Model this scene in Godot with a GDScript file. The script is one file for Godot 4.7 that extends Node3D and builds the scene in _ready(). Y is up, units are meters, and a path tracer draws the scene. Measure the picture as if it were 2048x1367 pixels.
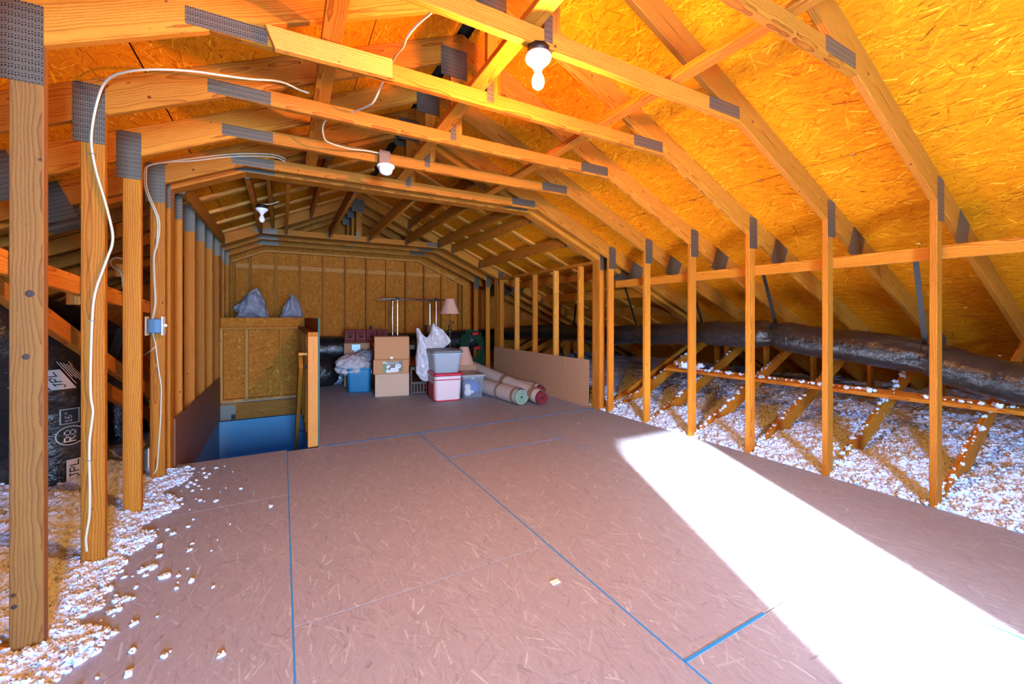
extends Node3D
# Attic storage room. Distances in metres: x across the room, y up, d into the room (z = -d).

const CAM_H := 1.2323
const CAM_YAW := 0.5087
const FOCAL := 823.3          # pixels of a 2048 x 1367 picture
const D0 := 0.98              # first truss in view
const SP := 0.6096            # truss spacing
const WX := 0.20
const WT := 2.0
const GD := -3.3               # gable wall behind the camera
const XL := -0.781            # inner faces of the knee wall posts
const XR := 3.675
const YL := 2.25              # underside of rafters at those faces
const YR := 1.985
const SL := 0.448             # roof slope
const AX := 1.151             # ridge
const AY := 3.1155            # rafter underside at the ridge
const RV := 0.189             # rafter depth measured upright
const CY := 2.475             # underside of the collar ties
const CT := 2.565

var rng := RandomNumberGenerator.new()
var M := {}
var cache := {}
var taken := {}
var wood := {}

# ------------------------------------------------------------------ helpers
class MB:
	var v := PackedVector3Array()
	var n := PackedVector3Array()
	var t := PackedVector2Array()
	var i := PackedInt32Array()
	func quad(a: Vector3, b: Vector3, c: Vector3, d: Vector3, o: Vector3, ua: Vector2, ub: Vector2, uc: Vector2, ud: Vector2) -> void:
		var nn := (b - a).cross(c - a)
		if nn.length() < 1e-12:
			nn = (c - a).cross(d - a)
		nn = nn.normalized()
		var s := v.size()
		v.append_array([a, b, c, d])
		t.append_array([ua, ub, uc, ud])
		if nn.dot(o) < 0:
			n.append_array([-nn, -nn, -nn, -nn])
			i.append_array([s, s + 1, s + 2, s, s + 2, s + 3])
		else:
			n.append_array([nn, nn, nn, nn])
			i.append_array([s, s + 2, s + 1, s, s + 3, s + 2])
	# a convex outline pushed along e; g is the direction of the grain
	func prism(p: PackedVector3Array, e: Vector3, g: Vector3, ch: float, us: Vector2, uo: Vector2) -> void:
		var m := p.size()
		var c := Vector3.ZERO
		for q in p:
			c += q
		c /= m
		var en := e.normalized()
		var ins := PackedVector3Array()
		for k in m:
			var a := p[(k + m - 1) % m]
			var b := p[k]
			var d := p[(k + 1) % m]
			var n1 := en.cross((b - a).normalized())
			var n2 := en.cross((d - b).normalized())
			if n1.dot(c - b) < 0:
				n1 = -n1
			if n2.dot(c - b) < 0:
				n2 = -n2
			ins.append(b + (n1 + n2) / maxf(1.0 + n1.dot(n2), 0.25) * ch)
		var rings: Array = [ins, p, p, ins]
		var offs := [Vector3.ZERO, en * ch, e - en * ch, e]
		if ch <= 0.0:
			rings = [p, p]
			offs = [Vector3.ZERO, e]
		var mid := c + e * 0.5
		for r in rings.size() - 1:
			for k in m:
				var k2 := (k + 1) % m
				var A: Vector3 = rings[r][k] + offs[r]
				var B: Vector3 = rings[r][k2] + offs[r]
				var C: Vector3 = rings[r + 1][k2] + offs[r + 1]
				var D: Vector3 = rings[r + 1][k] + offs[r + 1]
				face([A, B, C, D], (A + B + C + D) / 4.0 - mid, g, us, uo, en)
		for cap in 2:
			var ring: PackedVector3Array = rings[0]
			var off: Vector3 = offs[0] if cap == 0 else offs[offs.size() - 1]
			var pts := []
			for q in ring:
				pts.append(q + off)
			face(pts, -en if cap == 0 else en, g, us, uo, en)
	func face(pts: Array, o: Vector3, g: Vector3, us: Vector2, uo: Vector2, en: Vector3) -> void:
		var nn: Vector3 = (pts[1] - pts[0]).cross(pts[2] - pts[0]).normalized()
		if nn.dot(o) < 0:
			nn = -nn
		var ac := nn.cross(g)
		if ac.length() < 0.3:
			ac = nn.cross(en)
			if ac.length() < 0.3:
				ac = nn.cross(Vector3.UP)
		ac = ac.normalized()
		var al := g if absf(nn.dot(g)) < 0.9 else ac.cross(nn)
		var s := v.size()
		for q: Vector3 in pts:
			v.append(q)
			n.append(nn)
			t.append(Vector2(q.dot(al) * us.x, q.dot(ac) * us.y) + uo)
		var flip: bool = (pts[1] - pts[0]).cross(pts[2] - pts[0]).dot(nn) > 0
		for k in range(1, pts.size() - 1):
			if flip:
				i.append_array([s, s + k + 1, s + k])
			else:
				i.append_array([s, s + k, s + k + 1])
	# a grid of points (rows of equal length) as a smooth surface; wrap joins the row ends
	func grid(rows: Array, wrap: bool, us: Vector2, flip := false) -> void:
		var s := v.size()
		var w: int = rows[0].size()
		var h := rows.size()
		for r in h:
			for k in w:
				v.append(rows[r][k])
				var a: Vector3 = rows[r][(k + 1) % w if wrap else mini(k + 1, w - 1)] - rows[r][(k + w - 1) % w if wrap else maxi(k - 1, 0)]
				var b: Vector3 = rows[mini(r + 1, h - 1)][k] - rows[maxi(r - 1, 0)][k]
				var nn := b.cross(a).normalized()
				n.append(-nn if flip else nn)
				t.append(Vector2(float(k) / (w if wrap else w - 1) * us.x, float(r) / (h - 1) * us.y))
		for r in h - 1:
			for k in (w if wrap else w - 1):
				var k2 := (k + 1) % w
				var a := s + r * w + k
				var b := s + r * w + k2
				var c := s + (r + 1) * w + k2
				var d := s + (r + 1) * w + k
				if flip:
					i.append_array([a, c, b, a, d, c])
				else:
					i.append_array([a, b, c, a, c, d])
	func mesh() -> ArrayMesh:
		var arr := []
		arr.resize(Mesh.ARRAY_MAX)
		arr[Mesh.ARRAY_VERTEX] = v
		arr[Mesh.ARRAY_NORMAL] = n
		arr[Mesh.ARRAY_TEX_UV] = t
		arr[Mesh.ARRAY_INDEX] = i
		var m := ArrayMesh.new()
		m.add_surface_from_arrays(Mesh.PRIMITIVE_TRIANGLES, arr)
		return m

func P(x: float, y: float, d: float) -> Vector3:
	return Vector3(x, y, -d)

func numbered(called: String) -> String:
	var k: int = taken.get(called, 0)
	taken[called] = k + 1
	return called if k == 0 else "%s_%03d" % [called, k]

func thing(called: String, label: String, category: String, at := Vector3.ZERO, group := "") -> Node3D:
	var o := Node3D.new()
	o.name = numbered(called)
	add_child(o)
	o.position = at
	o.set_meta("label", label)
	if category != "":
		o.set_meta("category", category)
	if group != "":
		o.set_meta("group", group)
	return o

func setting(called: String, label: String, at := Vector3.ZERO) -> Node3D:
	var o := Node3D.new()
	o.name = numbered(called)
	add_child(o)
	o.position = at
	o.set_meta("kind", "structure")
	o.set_meta("label", label)
	return o

func part(called: String, mesh: Mesh, mat: Material, parent: Node3D, at := Vector3.ZERO) -> MeshInstance3D:
	var o := MeshInstance3D.new()
	o.name = called if parent != self else numbered(called)
	o.mesh = mesh
	o.material_override = mat
	parent.add_child(o, true)
	o.position = at
	return o

func solo(called: String, mesh: Mesh, mat: Material, label: String, category: String, at := Vector3.ZERO, group := "") -> MeshInstance3D:
	var o := part(called, mesh, mat, self, at)
	o.set_meta("label", label)
	o.set_meta("category", category)
	if group != "":
		o.set_meta("group", group)
	return o

const WU := Vector2(1 / 2.4, 1 / 0.5)

func lumber() -> Material:
	return M.lumber[rng.randi() % M.lumber.size()]

# outline in the plane of a truss, thickness along d
func slab_xy(pts: Array, d: float, th: float, grain: Vector2, key := "") -> Mesh:
	if key != "" and cache.has(key):
		return cache[key]
	var p := PackedVector3Array()
	for q: Vector2 in pts:
		p.append(P(q.x, q.y, d))
	var b := MB.new()
	b.prism(p, P(0, 0, th), Vector3(grain.x, grain.y, 0).normalized(), 0.003, WU, Vector2(rng.randf(), rng.randf()))
	var m := b.mesh()
	if key != "":
		cache[key] = m
	return m

# a straight board from a to b: wide along w, thick along e (both whole vectors), a and b on its centre line
func board(a: Vector3, b: Vector3, w: Vector3, e: Vector3, ch := 0.003) -> Mesh:
	var m := MB.new()
	add_board(m, a, b, w, e, ch)
	return m.mesh()

func add_board(m: MB, a: Vector3, b: Vector3, w: Vector3, e: Vector3, ch := 0.003, us := WU) -> void:
	var o := -e * 0.5
	m.prism(PackedVector3Array([a - w * 0.5 + o, b - w * 0.5 + o, b + w * 0.5 + o, a + w * 0.5 + o]), e, (b - a).normalized(), ch, us, Vector2(rng.randf(), rng.randf()))

func box(lo: Vector3, hi: Vector3, ch := 0.004, us := WU, along := Vector3.UP) -> Mesh:
	var m := MB.new()
	add_box(m, lo, hi, ch, us, along)
	return m.mesh()

func add_box(m: MB, lo: Vector3, hi: Vector3, ch := 0.004, us := WU, along := Vector3.UP) -> void:
	var p := PackedVector3Array([lo, Vector3(hi.x, lo.y, lo.z), Vector3(hi.x, hi.y, lo.z), Vector3(lo.x, hi.y, lo.z)])
	m.prism(p, Vector3(0, 0, hi.z - lo.z), along, ch, us, Vector2(rng.randf(), rng.randf()))

func tube(path: Array, rad: float, sides := 10, us := Vector2(1, 1)) -> Mesh:
	var m := MB.new()
	add_tube(m, path, func(_t, _a): return rad, sides, us)
	return m.mesh()

# a tube round a path; rad(t, angle) gives its radius
func add_tube(m: MB, path: Array, rad: Callable, sides := 10, us := Vector2(1, 1), caps := true) -> void:
	var rows := []
	var up := Vector3.UP
	var last := path.size() - 1
	for k in path.size():
		var dir: Vector3 = (path[mini(k + 1, last)] - path[maxi(k - 1, 0)]).normalized()
		var s := dir.cross(up)
		if s.length() < 0.05:
			s = dir.cross(Vector3.RIGHT)
		s = s.normalized()
		up = s.cross(dir).normalized()
		var row := PackedVector3Array()
		for j in sides:
			var a := TAU * j / sides
			var r: float = rad.call(float(k) / last, a)
			row.append(path[k] + (s * cos(a) + up * sin(a)) * r)
		if caps and k == 0:
			rows.append(shrunk(row, path[k]))
		rows.append(row)
		if caps and k == last:
			rows.append(shrunk(row, path[k]))
	m.grid(rows, true, us)

func shrunk(row: PackedVector3Array, c: Vector3) -> PackedVector3Array:
	var out := PackedVector3Array()
	for q in row:
		out.append(c + (q - c) * 0.01)
	return out

func smooth(pts: Array, steps := 8) -> Array:
	var c := Curve3D.new()
	for k in pts.size():
		var tan: Vector3 = (pts[mini(k + 1, pts.size() - 1)] - pts[maxi(k - 1, 0)]) / 6.0
		c.add_point(pts[k], -tan, tan)
	var out := []
	for k in (pts.size() - 1) * steps + 1:
		out.append(c.sample(k / steps, float(k % steps) / steps) if k < (pts.size() - 1) * steps else pts[pts.size() - 1])
	return out

# a profile (radius, height) turned round the upright axis
func lathe(prof: Array, sides := 24, us := Vector2(1, 1)) -> Mesh:
	var m := MB.new()
	add_lathe(m, prof, Vector3.ZERO, sides, us)
	return m.mesh()

func add_lathe(m: MB, prof: Array, at: Vector3, sides := 24, us := Vector2(1, 1)) -> void:
	var rows := []
	for q: Vector2 in prof:
		var row := PackedVector3Array()
		for j in sides:
			var a := TAU * j / sides
			row.append(at + Vector3(cos(a) * q.x, q.y, sin(a) * q.x))
		rows.append(row)
	m.grid(rows, true, us, prof[prof.size() - 1].y < prof[0].y)

func mat(c: Color, rough := 0.8, metal := 0.0) -> StandardMaterial3D:
	var m := StandardMaterial3D.new()
	m.albedo_color = c
	m.roughness = rough
	m.metallic = metal
	return m

func under_l(x: float) -> float:
	return YL + SL * (x - XL)

func under_r(x: float) -> float:
	return YR + SL * (XR - x)

func under(x: float) -> float:
	return minf(under_l(x), under_r(x))

func dk(k: float) -> float:
	return D0 + SP * k

# ------------------------------------------------------------------ textures
func ramp_image(tone: PackedByteArray, w: int, h: int, stops: Array) -> ImageTexture:
	var g := Gradient.new()
	g.offsets = PackedFloat32Array(stops.map(func(s): return s[0]))
	g.colors = PackedColorArray(stops.map(func(s): return Color(s[1])))
	var lut := PackedInt32Array()
	for k in 256:
		var c := g.sample(k / 255.0)
		lut.append_array([int(c.r * 255), int(c.g * 255), int(c.b * 255)])
	var out := PackedByteArray()
	out.resize(w * h * 3)
	var o := 0
	for b in tone:
		var q := b * 3
		out[o] = lut[q]
		out[o + 1] = lut[q + 1]
		out[o + 2] = lut[q + 2]
		o += 3
	return ImageTexture.create_from_image(Image.create_from_data(w, h, false, Image.FORMAT_RGB8, out))

func gray_image(tone: PackedByteArray, w: int, h: int) -> ImageTexture:
	return ImageTexture.create_from_image(Image.create_from_data(w, h, false, Image.FORMAT_L8, tone))

func osb_tone(w: int, h: int) -> PackedByteArray:
	var r := RandomNumberGenerator.new()
	r.seed = 11
	var out := PackedByteArray()
	out.resize(w * h)
	out.fill(110)
	var px := w / 2.44
	for s in 8200:
		var fine: bool = s % 3 == 0
		var lg := r.randf_range(0.02, 0.07 if fine else 0.13) * px * 0.5
		var wd := r.randf_range(0.0015, 0.004 if fine else 0.013) * px * 0.5
		var a := r.randfn(0.0, 0.55)
		var ca := cos(a)
		var sa := sin(a)
		var cx := r.randf() * w
		var cy := r.randf() * h
		var base := clampf(r.randfn(128, 30), 40, 215)
		if r.randf() < 0.035 and fine:
			base = r.randf_range(8, 50)
		elif r.randf() < 0.05:
			base = r.randf_range(185, 232)
		var ex := int(absf(ca) * lg + absf(sa) * wd) + 1
		var ey := int(absf(sa) * lg + absf(ca) * wd) + 1
		var st := r.randi() % 1000
		for y in range(-ey, ey + 1):
			var row := posmod(int(cy) + y, h) * w
			for x in range(-ex, ex + 1):
				var u := x * ca + y * sa
				var q := y * ca - x * sa
				if absf(u) < lg and absf(q) < wd - absf(u) / lg * wd * 0.3:
					var e := 1.0 if absf(q) < wd - 1.1 else 0.72
					var grain := float((int(q * 1.7 + 500) * 7919 + st) % 23) - 11.0
					out[row + posmod(int(cx) + x, w)] = int(clampf(base * e + grain, 0, 255))
	return out

func wood_tone(w: int, h: int) -> PackedByteArray:
	var out := PackedByteArray()
	out.resize(w * h)
	var n1 := FastNoiseLite.new()
	n1.seed = 3
	n1.frequency = 1.0
	var n2 := FastNoiseLite.new()
	n2.seed = 9
	n2.frequency = 1.0
	var knots := [[120, 60, 9.0], [420, 150, 7.0], [760, 230, 8.0], [300, 330, 6.0], [640, 400, 9.0], [900, 470, 7.0], [930, 90, 5.0], [540, 280, 4.0], [60, 430, 6.0]]
	for y in h:
		var band := y / 128
		for x in w:
			var fx := float(x) / w
			var yy := float(y % 128) / 128.0
			var warp := 0.0
			var dark := 0.0
			for k in knots:
				var dx: float = (x - k[0]) * 2.4
				var dy := float(y - k[1])
				if absf(dx) < 40.0 and absf(dy) < 40.0:
					var r2: float = sqrt(dx * dx + dy * dy) / k[2]
					warp += exp(-r2 * 0.55) * dy / (absf(dy) + 9.0) * 0.13
					if r2 < 1.0:
						dark = maxf(dark, 1.0 - r2 * 0.45)
			var lx := cos(fx * TAU) * 0.6
			var lz := sin(fx * TAU) * 0.6
			var q := yy - 0.5 + warp + 0.10 * n1.get_noise_3d(lx * 0.9, lz * 0.9, y / 128 * 7.0)
			var deep := 0.16 + 0.16 * n2.get_noise_3d(lx * 0.7 + 5.0, lz * 0.7, band * 5.0) + 0.1 * band
			var rr := sqrt(q * q + deep * deep) * (13.0 + band * 1.5)
			var f := rr - floorf(rr)
			var late := pow(f, 3.0)
			var v := 178.0 - 95.0 * late + 20.0 * n1.get_noise_3d(lx * 9.0, lz * 9.0, y * 0.35) + 16.0 * n2.get_noise_3d(lx * 2.0, lz * 2.0, y * 0.02)
			v = lerpf(v, 18.0, dark)
			out[y * w + x] = int(clampf(v, 0, 255))
	return out

func stamp(img: Image, rows: Array, x0: int, y0: int, s: int, c: Color) -> void:
	for y in rows.size():
		for x in rows[y].length():
			if rows[y][x] == "#":
				img.fill_rect(Rect2i(x0 + x * s, y0 + y * s, s, s), c)

const FONT := {
	"J": ["..###", "...#.", "...#.", "...#.", "...#.", "#..#.", ".##.."], "P": ["####.", "#...#", "#...#", "####.", "#....", "#....", "#...."],
	"L": ["#....", "#....", "#....", "#....", "#....", "#....", "#####"], "R": ["####.", "#...#", "#...#", "####.", "#.#..", "#..#.", "#...#"],
	"8": [".###.", "#...#", "#...#", ".###.", "#...#", "#...#", ".###."], "1": ["..#..", ".##..", "..#..", "..#..", "..#..", "..#..", ".###."],
	"6": [".###.", "#....", "#....", "####.", "#...#", "#...#", ".###."], "\"": [".#.#.", ".#.#.", ".....", ".....", ".....", ".....", "....."]}

func write(img: Image, text: String, x0: int, y0: int, s: int, c: Color) -> void:
	for k in text.length():
		stamp(img, FONT[text[k]], x0 + k * 6 * s, y0, s, c)

func textures() -> void:
	var ow := 1536
	var oh := 768
	var tone := osb_tone(ow, oh)
	var osb_roof := ramp_image(tone, ow, oh, [[0.0, "#3e1a03"], [0.14, "#8e4706"], [0.42, "#d27f0a"], [0.7, "#e8a21a"], [1.0, "#f3cf58"]])
	var osb_floor := ramp_image(tone, ow, oh, [[0.0, "#7a686a"], [0.14, "#a39294"], [0.45, "#bcaaac"], [0.72, "#cabbba"], [1.0, "#e4dcd8"]])
	var osb_bump := gray_image(tone, ow, oh)
	var wt := wood_tone(1024, 512)
	var pine := ramp_image(wt, 1024, 512, [[0.0, "#2e1806"], [0.25, "#8a4a10"], [0.5, "#bd7a20"], [0.75, "#d49734"], [1.0, "#e8bd62"]])
	M.osb_roof = mat(Color(0.95, 0.90, 0.80), 0.75)
	M.osb_roof.metallic_specular = 0.2
	M.osb_roof.albedo_texture = osb_roof
	M.osb_wall = mat(Color(0.98, 0.90, 0.74), 0.8)
	M.osb_wall.metallic_specular = 0.2
	M.osb_wall.albedo_texture = ramp_image(tone, ow, oh, [[0.0, "#3a2008"], [0.14, "#7c4618"], [0.42, "#b87632"], [0.7, "#cf9850"], [1.0, "#e4c084"]])
	M.osb_floor = mat(Color(0.76, 0.85, 0.92), 0.62)
	M.osb_floor.albedo_texture = osb_floor
	for k in ["osb_floor"]:
		M[k].heightmap_enabled = true
		M[k].heightmap_texture = osb_bump
		M[k].heightmap_scale = 0.10
	M.lumber = []
	for k in 7:
		var m := mat(Color.from_hsv(0.05 + 0.012 * (k % 3), 0.16 + 0.04 * (k % 2), 0.78 + 0.03 * (k % 5)), 0.62)
		m.metallic_specular = 0.28
		m.albedo_texture = pine
		m.uv1_offset = Vector3(0.37 * k, 0.25 * k, 0)
		M.lumber.append(m)
	M.weathered = mat(Color(0.62, 0.58, 0.60), 0.8)
	M.weathered.albedo_texture = pine
	M.weathered.uv1_offset = Vector3(0.61, 0.5, 0)
	M.knot = mat(Color(0.20, 0.10, 0.06), 0.7)
	M.fresh = mat(Color(1.0, 0.95, 0.92), 0.65)
	M.fresh.albedo_texture = pine
	M.fresh.albedo_color = Color(0.95, 0.90, 0.88)
	# punched galvanised plate: four columns of slots, one row
	var pi := Image.create(64, 64, false, Image.FORMAT_RGB8)
	pi.fill(Color(0.84, 0.80, 0.74))
	var ph := Image.create(64, 64, false, Image.FORMAT_L8)
	ph.fill(Color(0.5, 0.5, 0.5))
	for k in 4:
		var y0 := 8 + (k % 2) * 6
		pi.fill_rect(Rect2i(k * 16 + 4, y0, 7, 32), Color(0.16, 0.13, 0.10))
		pi.fill_rect(Rect2i(k * 16 + 3, y0 + 14, 9, 8), Color(0.95, 0.95, 0.95))
		ph.fill_rect(Rect2i(k * 16 + 4, y0, 6, 28), Color(0.1, 0.1, 0.1))
		ph.fill_rect(Rect2i(k * 16 + 3, y0 + 14, 9, 8), Color(0.95, 0.95, 0.95))
	M.plate = mat(Color(0.50, 0.46, 0.42), 0.42, 0.55)
	M.plate.albedo_texture = ImageTexture.create_from_image(pi)
	M.plate.heightmap_enabled = true
	M.plate.heightmap_texture = ImageTexture.create_from_image(ph)
	M.plate.heightmap_scale = 0.06
	# plain ones
	M.steel = mat(Color(0.75, 0.75, 0.76), 0.25, 0.95)
	M.chrome = mat(Color(0.82, 0.83, 0.85), 0.12, 1.0)
	M.black = mat(Color(0.02, 0.02, 0.025), 0.5)
	M.felt = mat(Color(0.05, 0.045, 0.04), 0.85)
	M.porcelain = mat(Color(0.92, 0.92, 0.9), 0.2)
	M.cable = mat(Color(0.74, 0.68, 0.58), 0.45)
	M.blue_paint = mat(Color(0.12, 0.50, 0.78), 0.8)
	M.boxblue = mat(Color(0.28, 0.42, 0.55), 0.5)
	M.duct = mat(Color(0.10, 0.10, 0.105), 0.22)
	M.duct.metallic_specular = 0.6
	var nz := FastNoiseLite.new()
	nz.seed = 5
	nz.frequency = 0.02
	nz.domain_warp_enabled = true
	var nt := ImageTexture.create_from_image(nz.get_seamless_image(256, 256))
	M.duct.heightmap_enabled = true
	M.duct.heightmap_texture = nt
	M.duct.heightmap_scale = 0.6
	M.duct.uv1_triplanar = true
	M.duct.uv1_scale = Vector3(4, 4, 4)
	M.bagblack = M.duct
	M.strap = mat(Color(0.03, 0.03, 0.035), 0.45)
	var nf := FastNoiseLite.new()
	nf.seed = 21
	nf.frequency = 0.035
	nf.fractal_octaves = 4
	var nft := ImageTexture.create_from_image(nf.get_seamless_image(512, 512))
	M.fluff = mat(Color(0.78, 0.85, 0.98), 1.0)
	M.fluff.heightmap_enabled = true
	M.fluff.heightmap_texture = nft
	M.fluff.heightmap_scale = 0.7
	M.fluff.uv1_triplanar = true
	M.fluff.uv1_world_triplanar = true
	M.fluff.uv1_scale = Vector3(2.2, 2.2, 2.2)
	M.card = mat(Color(0.76, 0.54, 0.36), 0.85)
	M.card_pale = mat(Color(0.78, 0.66, 0.56), 0.85)
	M.card_dark = mat(Color(0.66, 0.50, 0.38), 0.85)
	M.card_edge = mat(Color(0.38, 0.24, 0.14), 0.9)
	M.hardboard = mat(Color(0.50, 0.34, 0.26), 0.6)
	M.drywall = mat(Color(0.36, 0.56, 0.68), 0.8)
	M.bag = mat(Color(0.80, 0.78, 0.80), 0.35)
	M.bag.backlight_enabled = true
	M.bag.backlight = Color(0.5, 0.5, 0.52)
	M.bag_grey = mat(Color(0.55, 0.54, 0.58), 0.5)
	M.bag_grey.backlight_enabled = true
	M.bag_grey.backlight = Color(0.2, 0.2, 0.22)
	M.film = mat(Color(0.75, 0.82, 0.92, 0.35), 0.2)
	M.film.transparency = BaseMaterial3D.TRANSPARENCY_ALPHA
	M.bin_blue = mat(Color(0.05, 0.44, 0.62), 0.42)
	M.bin_white = mat(Color(0.86, 0.78, 0.79), 0.4)
	M.bin_pink = mat(Color(0.72, 0.12, 0.22), 0.4)
	M.bin_grey = mat(Color(0.60, 0.64, 0.68), 0.35)
	M.bin_clear = mat(Color(0.80, 0.87, 0.94, 0.12), 0.12)
	M.bin_clear.transparency = BaseMaterial3D.TRANSPARENCY_ALPHA
	M.toy_white = mat(Color(0.9, 0.9, 0.9), 0.95)
	M.cloth_blue = mat(Color(0.12, 0.42, 0.75), 0.9)
	M.shade = mat(Color(0.78, 0.60, 0.52), 0.9)
	M.shade.backlight_enabled = true
	M.shade.backlight = Color(0.4, 0.32, 0.28)
	M.bronze = mat(Color(0.32, 0.24, 0.13), 0.35, 0.8)
	M.green = mat(Color(0.10, 0.27, 0.16), 0.8)
	M.red = mat(Color(0.65, 0.05, 0.06), 0.6)
	M.giftred = mat(Color(0.42, 0.10, 0.06), 0.7)
	M.rug_green = mat(Color(0.55, 0.66, 0.58), 0.95)
	M.rug_red = mat(Color(0.46, 0.10, 0.15), 0.95)
	M.rug_dark_green = mat(Color(0.20, 0.27, 0.22), 0.95)
	M.rug_dark_red = mat(Color(0.20, 0.04, 0.06), 0.95)
	M.rug_back = mat(Color(0.72, 0.68, 0.66), 0.95)
	M.tape = mat(Color(0.55, 0.44, 0.33), 0.5)
	M.greywood = mat(Color(0.33, 0.29, 0.26), 0.8)
	M.white = mat(Color(0.9, 0.9, 0.88), 0.5)
	M.glass = mat(Color(0.9, 0.95, 1, 0.05), 0.0)
	M.glass.transparency = BaseMaterial3D.TRANSPARENCY_ALPHA
	M.bulb_on = mat(Color(1, 0.95, 0.85), 0.3)
	M.bulb_on.emission_enabled = true
	M.bulb_on.emission = Color(1, 0.86, 0.58)
	M.bulb_on.emission_energy_multiplier = 6.0
	M.bulb_off = mat(Color(0.88, 0.86, 0.83), 0.25)

# ------------------------------------------------------------------ scene
func _ready() -> void:
	rng.seed = 4
	var cam := Camera3D.new()
	cam.name = "camera"
	add_child(cam)
	cam.position = Vector3(0, CAM_H, 0)
	cam.rotation.y = -CAM_YAW
	cam.near = 0.05
	cam.far = 60.0
	cam.projection = Camera3D.PROJECTION_FRUSTUM
	cam.size = cam.near * 1367.0 / FOCAL
	cam.frustum_offset = Vector2(0, -cam.near * (683.5 - 633.4) / FOCAL)
	cam.current = true
	var env := Environment.new()
	env.background_mode = Environment.BG_SKY
	var sky := Sky.new()
	var sm := ProceduralSkyMaterial.new()
	sm.sky_top_color = Color(0.45, 0.62, 0.92)
	sm.sky_horizon_color = Color(0.75, 0.84, 0.96)
	sm.ground_bottom_color = Color(0.35, 0.36, 0.34)
	sm.ground_horizon_color = Color(0.6, 0.64, 0.66)
	sm.energy_multiplier = 3.0
	sky.sky_material = sm
	env.sky = sky
	env.tonemap_mode = Environment.TONE_MAPPER_LINEAR
	env.tonemap_exposure = 1.27
	env.sdfgi_enabled = true
	env.ssao_enabled = true
	env.ssil_enabled = true
	var we := WorldEnvironment.new()
	we.name = "world"
	we.environment = env
	add_child(we)
	var sun := DirectionalLight3D.new()
	sun.name = "sun"
	add_child(sun)
	sun.look_at_from_position(Vector3.ZERO, P((3.23 - WX) / (2.77 - GD), -WT / (2.77 - GD), 1.0))
	sun.light_color = Color(0.93, 0.96, 1.0)
	sun.light_energy = 125.0
	sun.light_angular_distance = 2.2
	sun.shadow_enabled = true
	# daylight coming in through the gable window behind the camera
	var day := AreaLight3D.new()
	day.name = "window_daylight"
	add_child(day)
	day.area_size = Vector2(0.84, 1.56)
	day.position = P(WX, 1.2, GD + 0.12)
	day.rotation.y = 0.0
	day.light_color = Color(0.62, 0.81, 1.0)
	day.light_energy = 80.0
	day.shadow_enabled = true
	# daylight at the foot of the stairs
	var low := AreaLight3D.new()
	low.name = "stair_window_daylight"
	add_child(low)
	low.area_size = Vector2(0.7, 1.0)
	low.position = P(-0.3, -1.3, 4.34)
	low.light_color = Color(0.10, 0.58, 1.0)
	low.light_energy = 1.7
	low.shadow_enabled = true
	textures()
	shell()
	trusses()
	infill()
	braces()
	stairs()
	back_wall()
	insulation()
	ducts()
	electrics()
	stored()
	bits()

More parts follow.
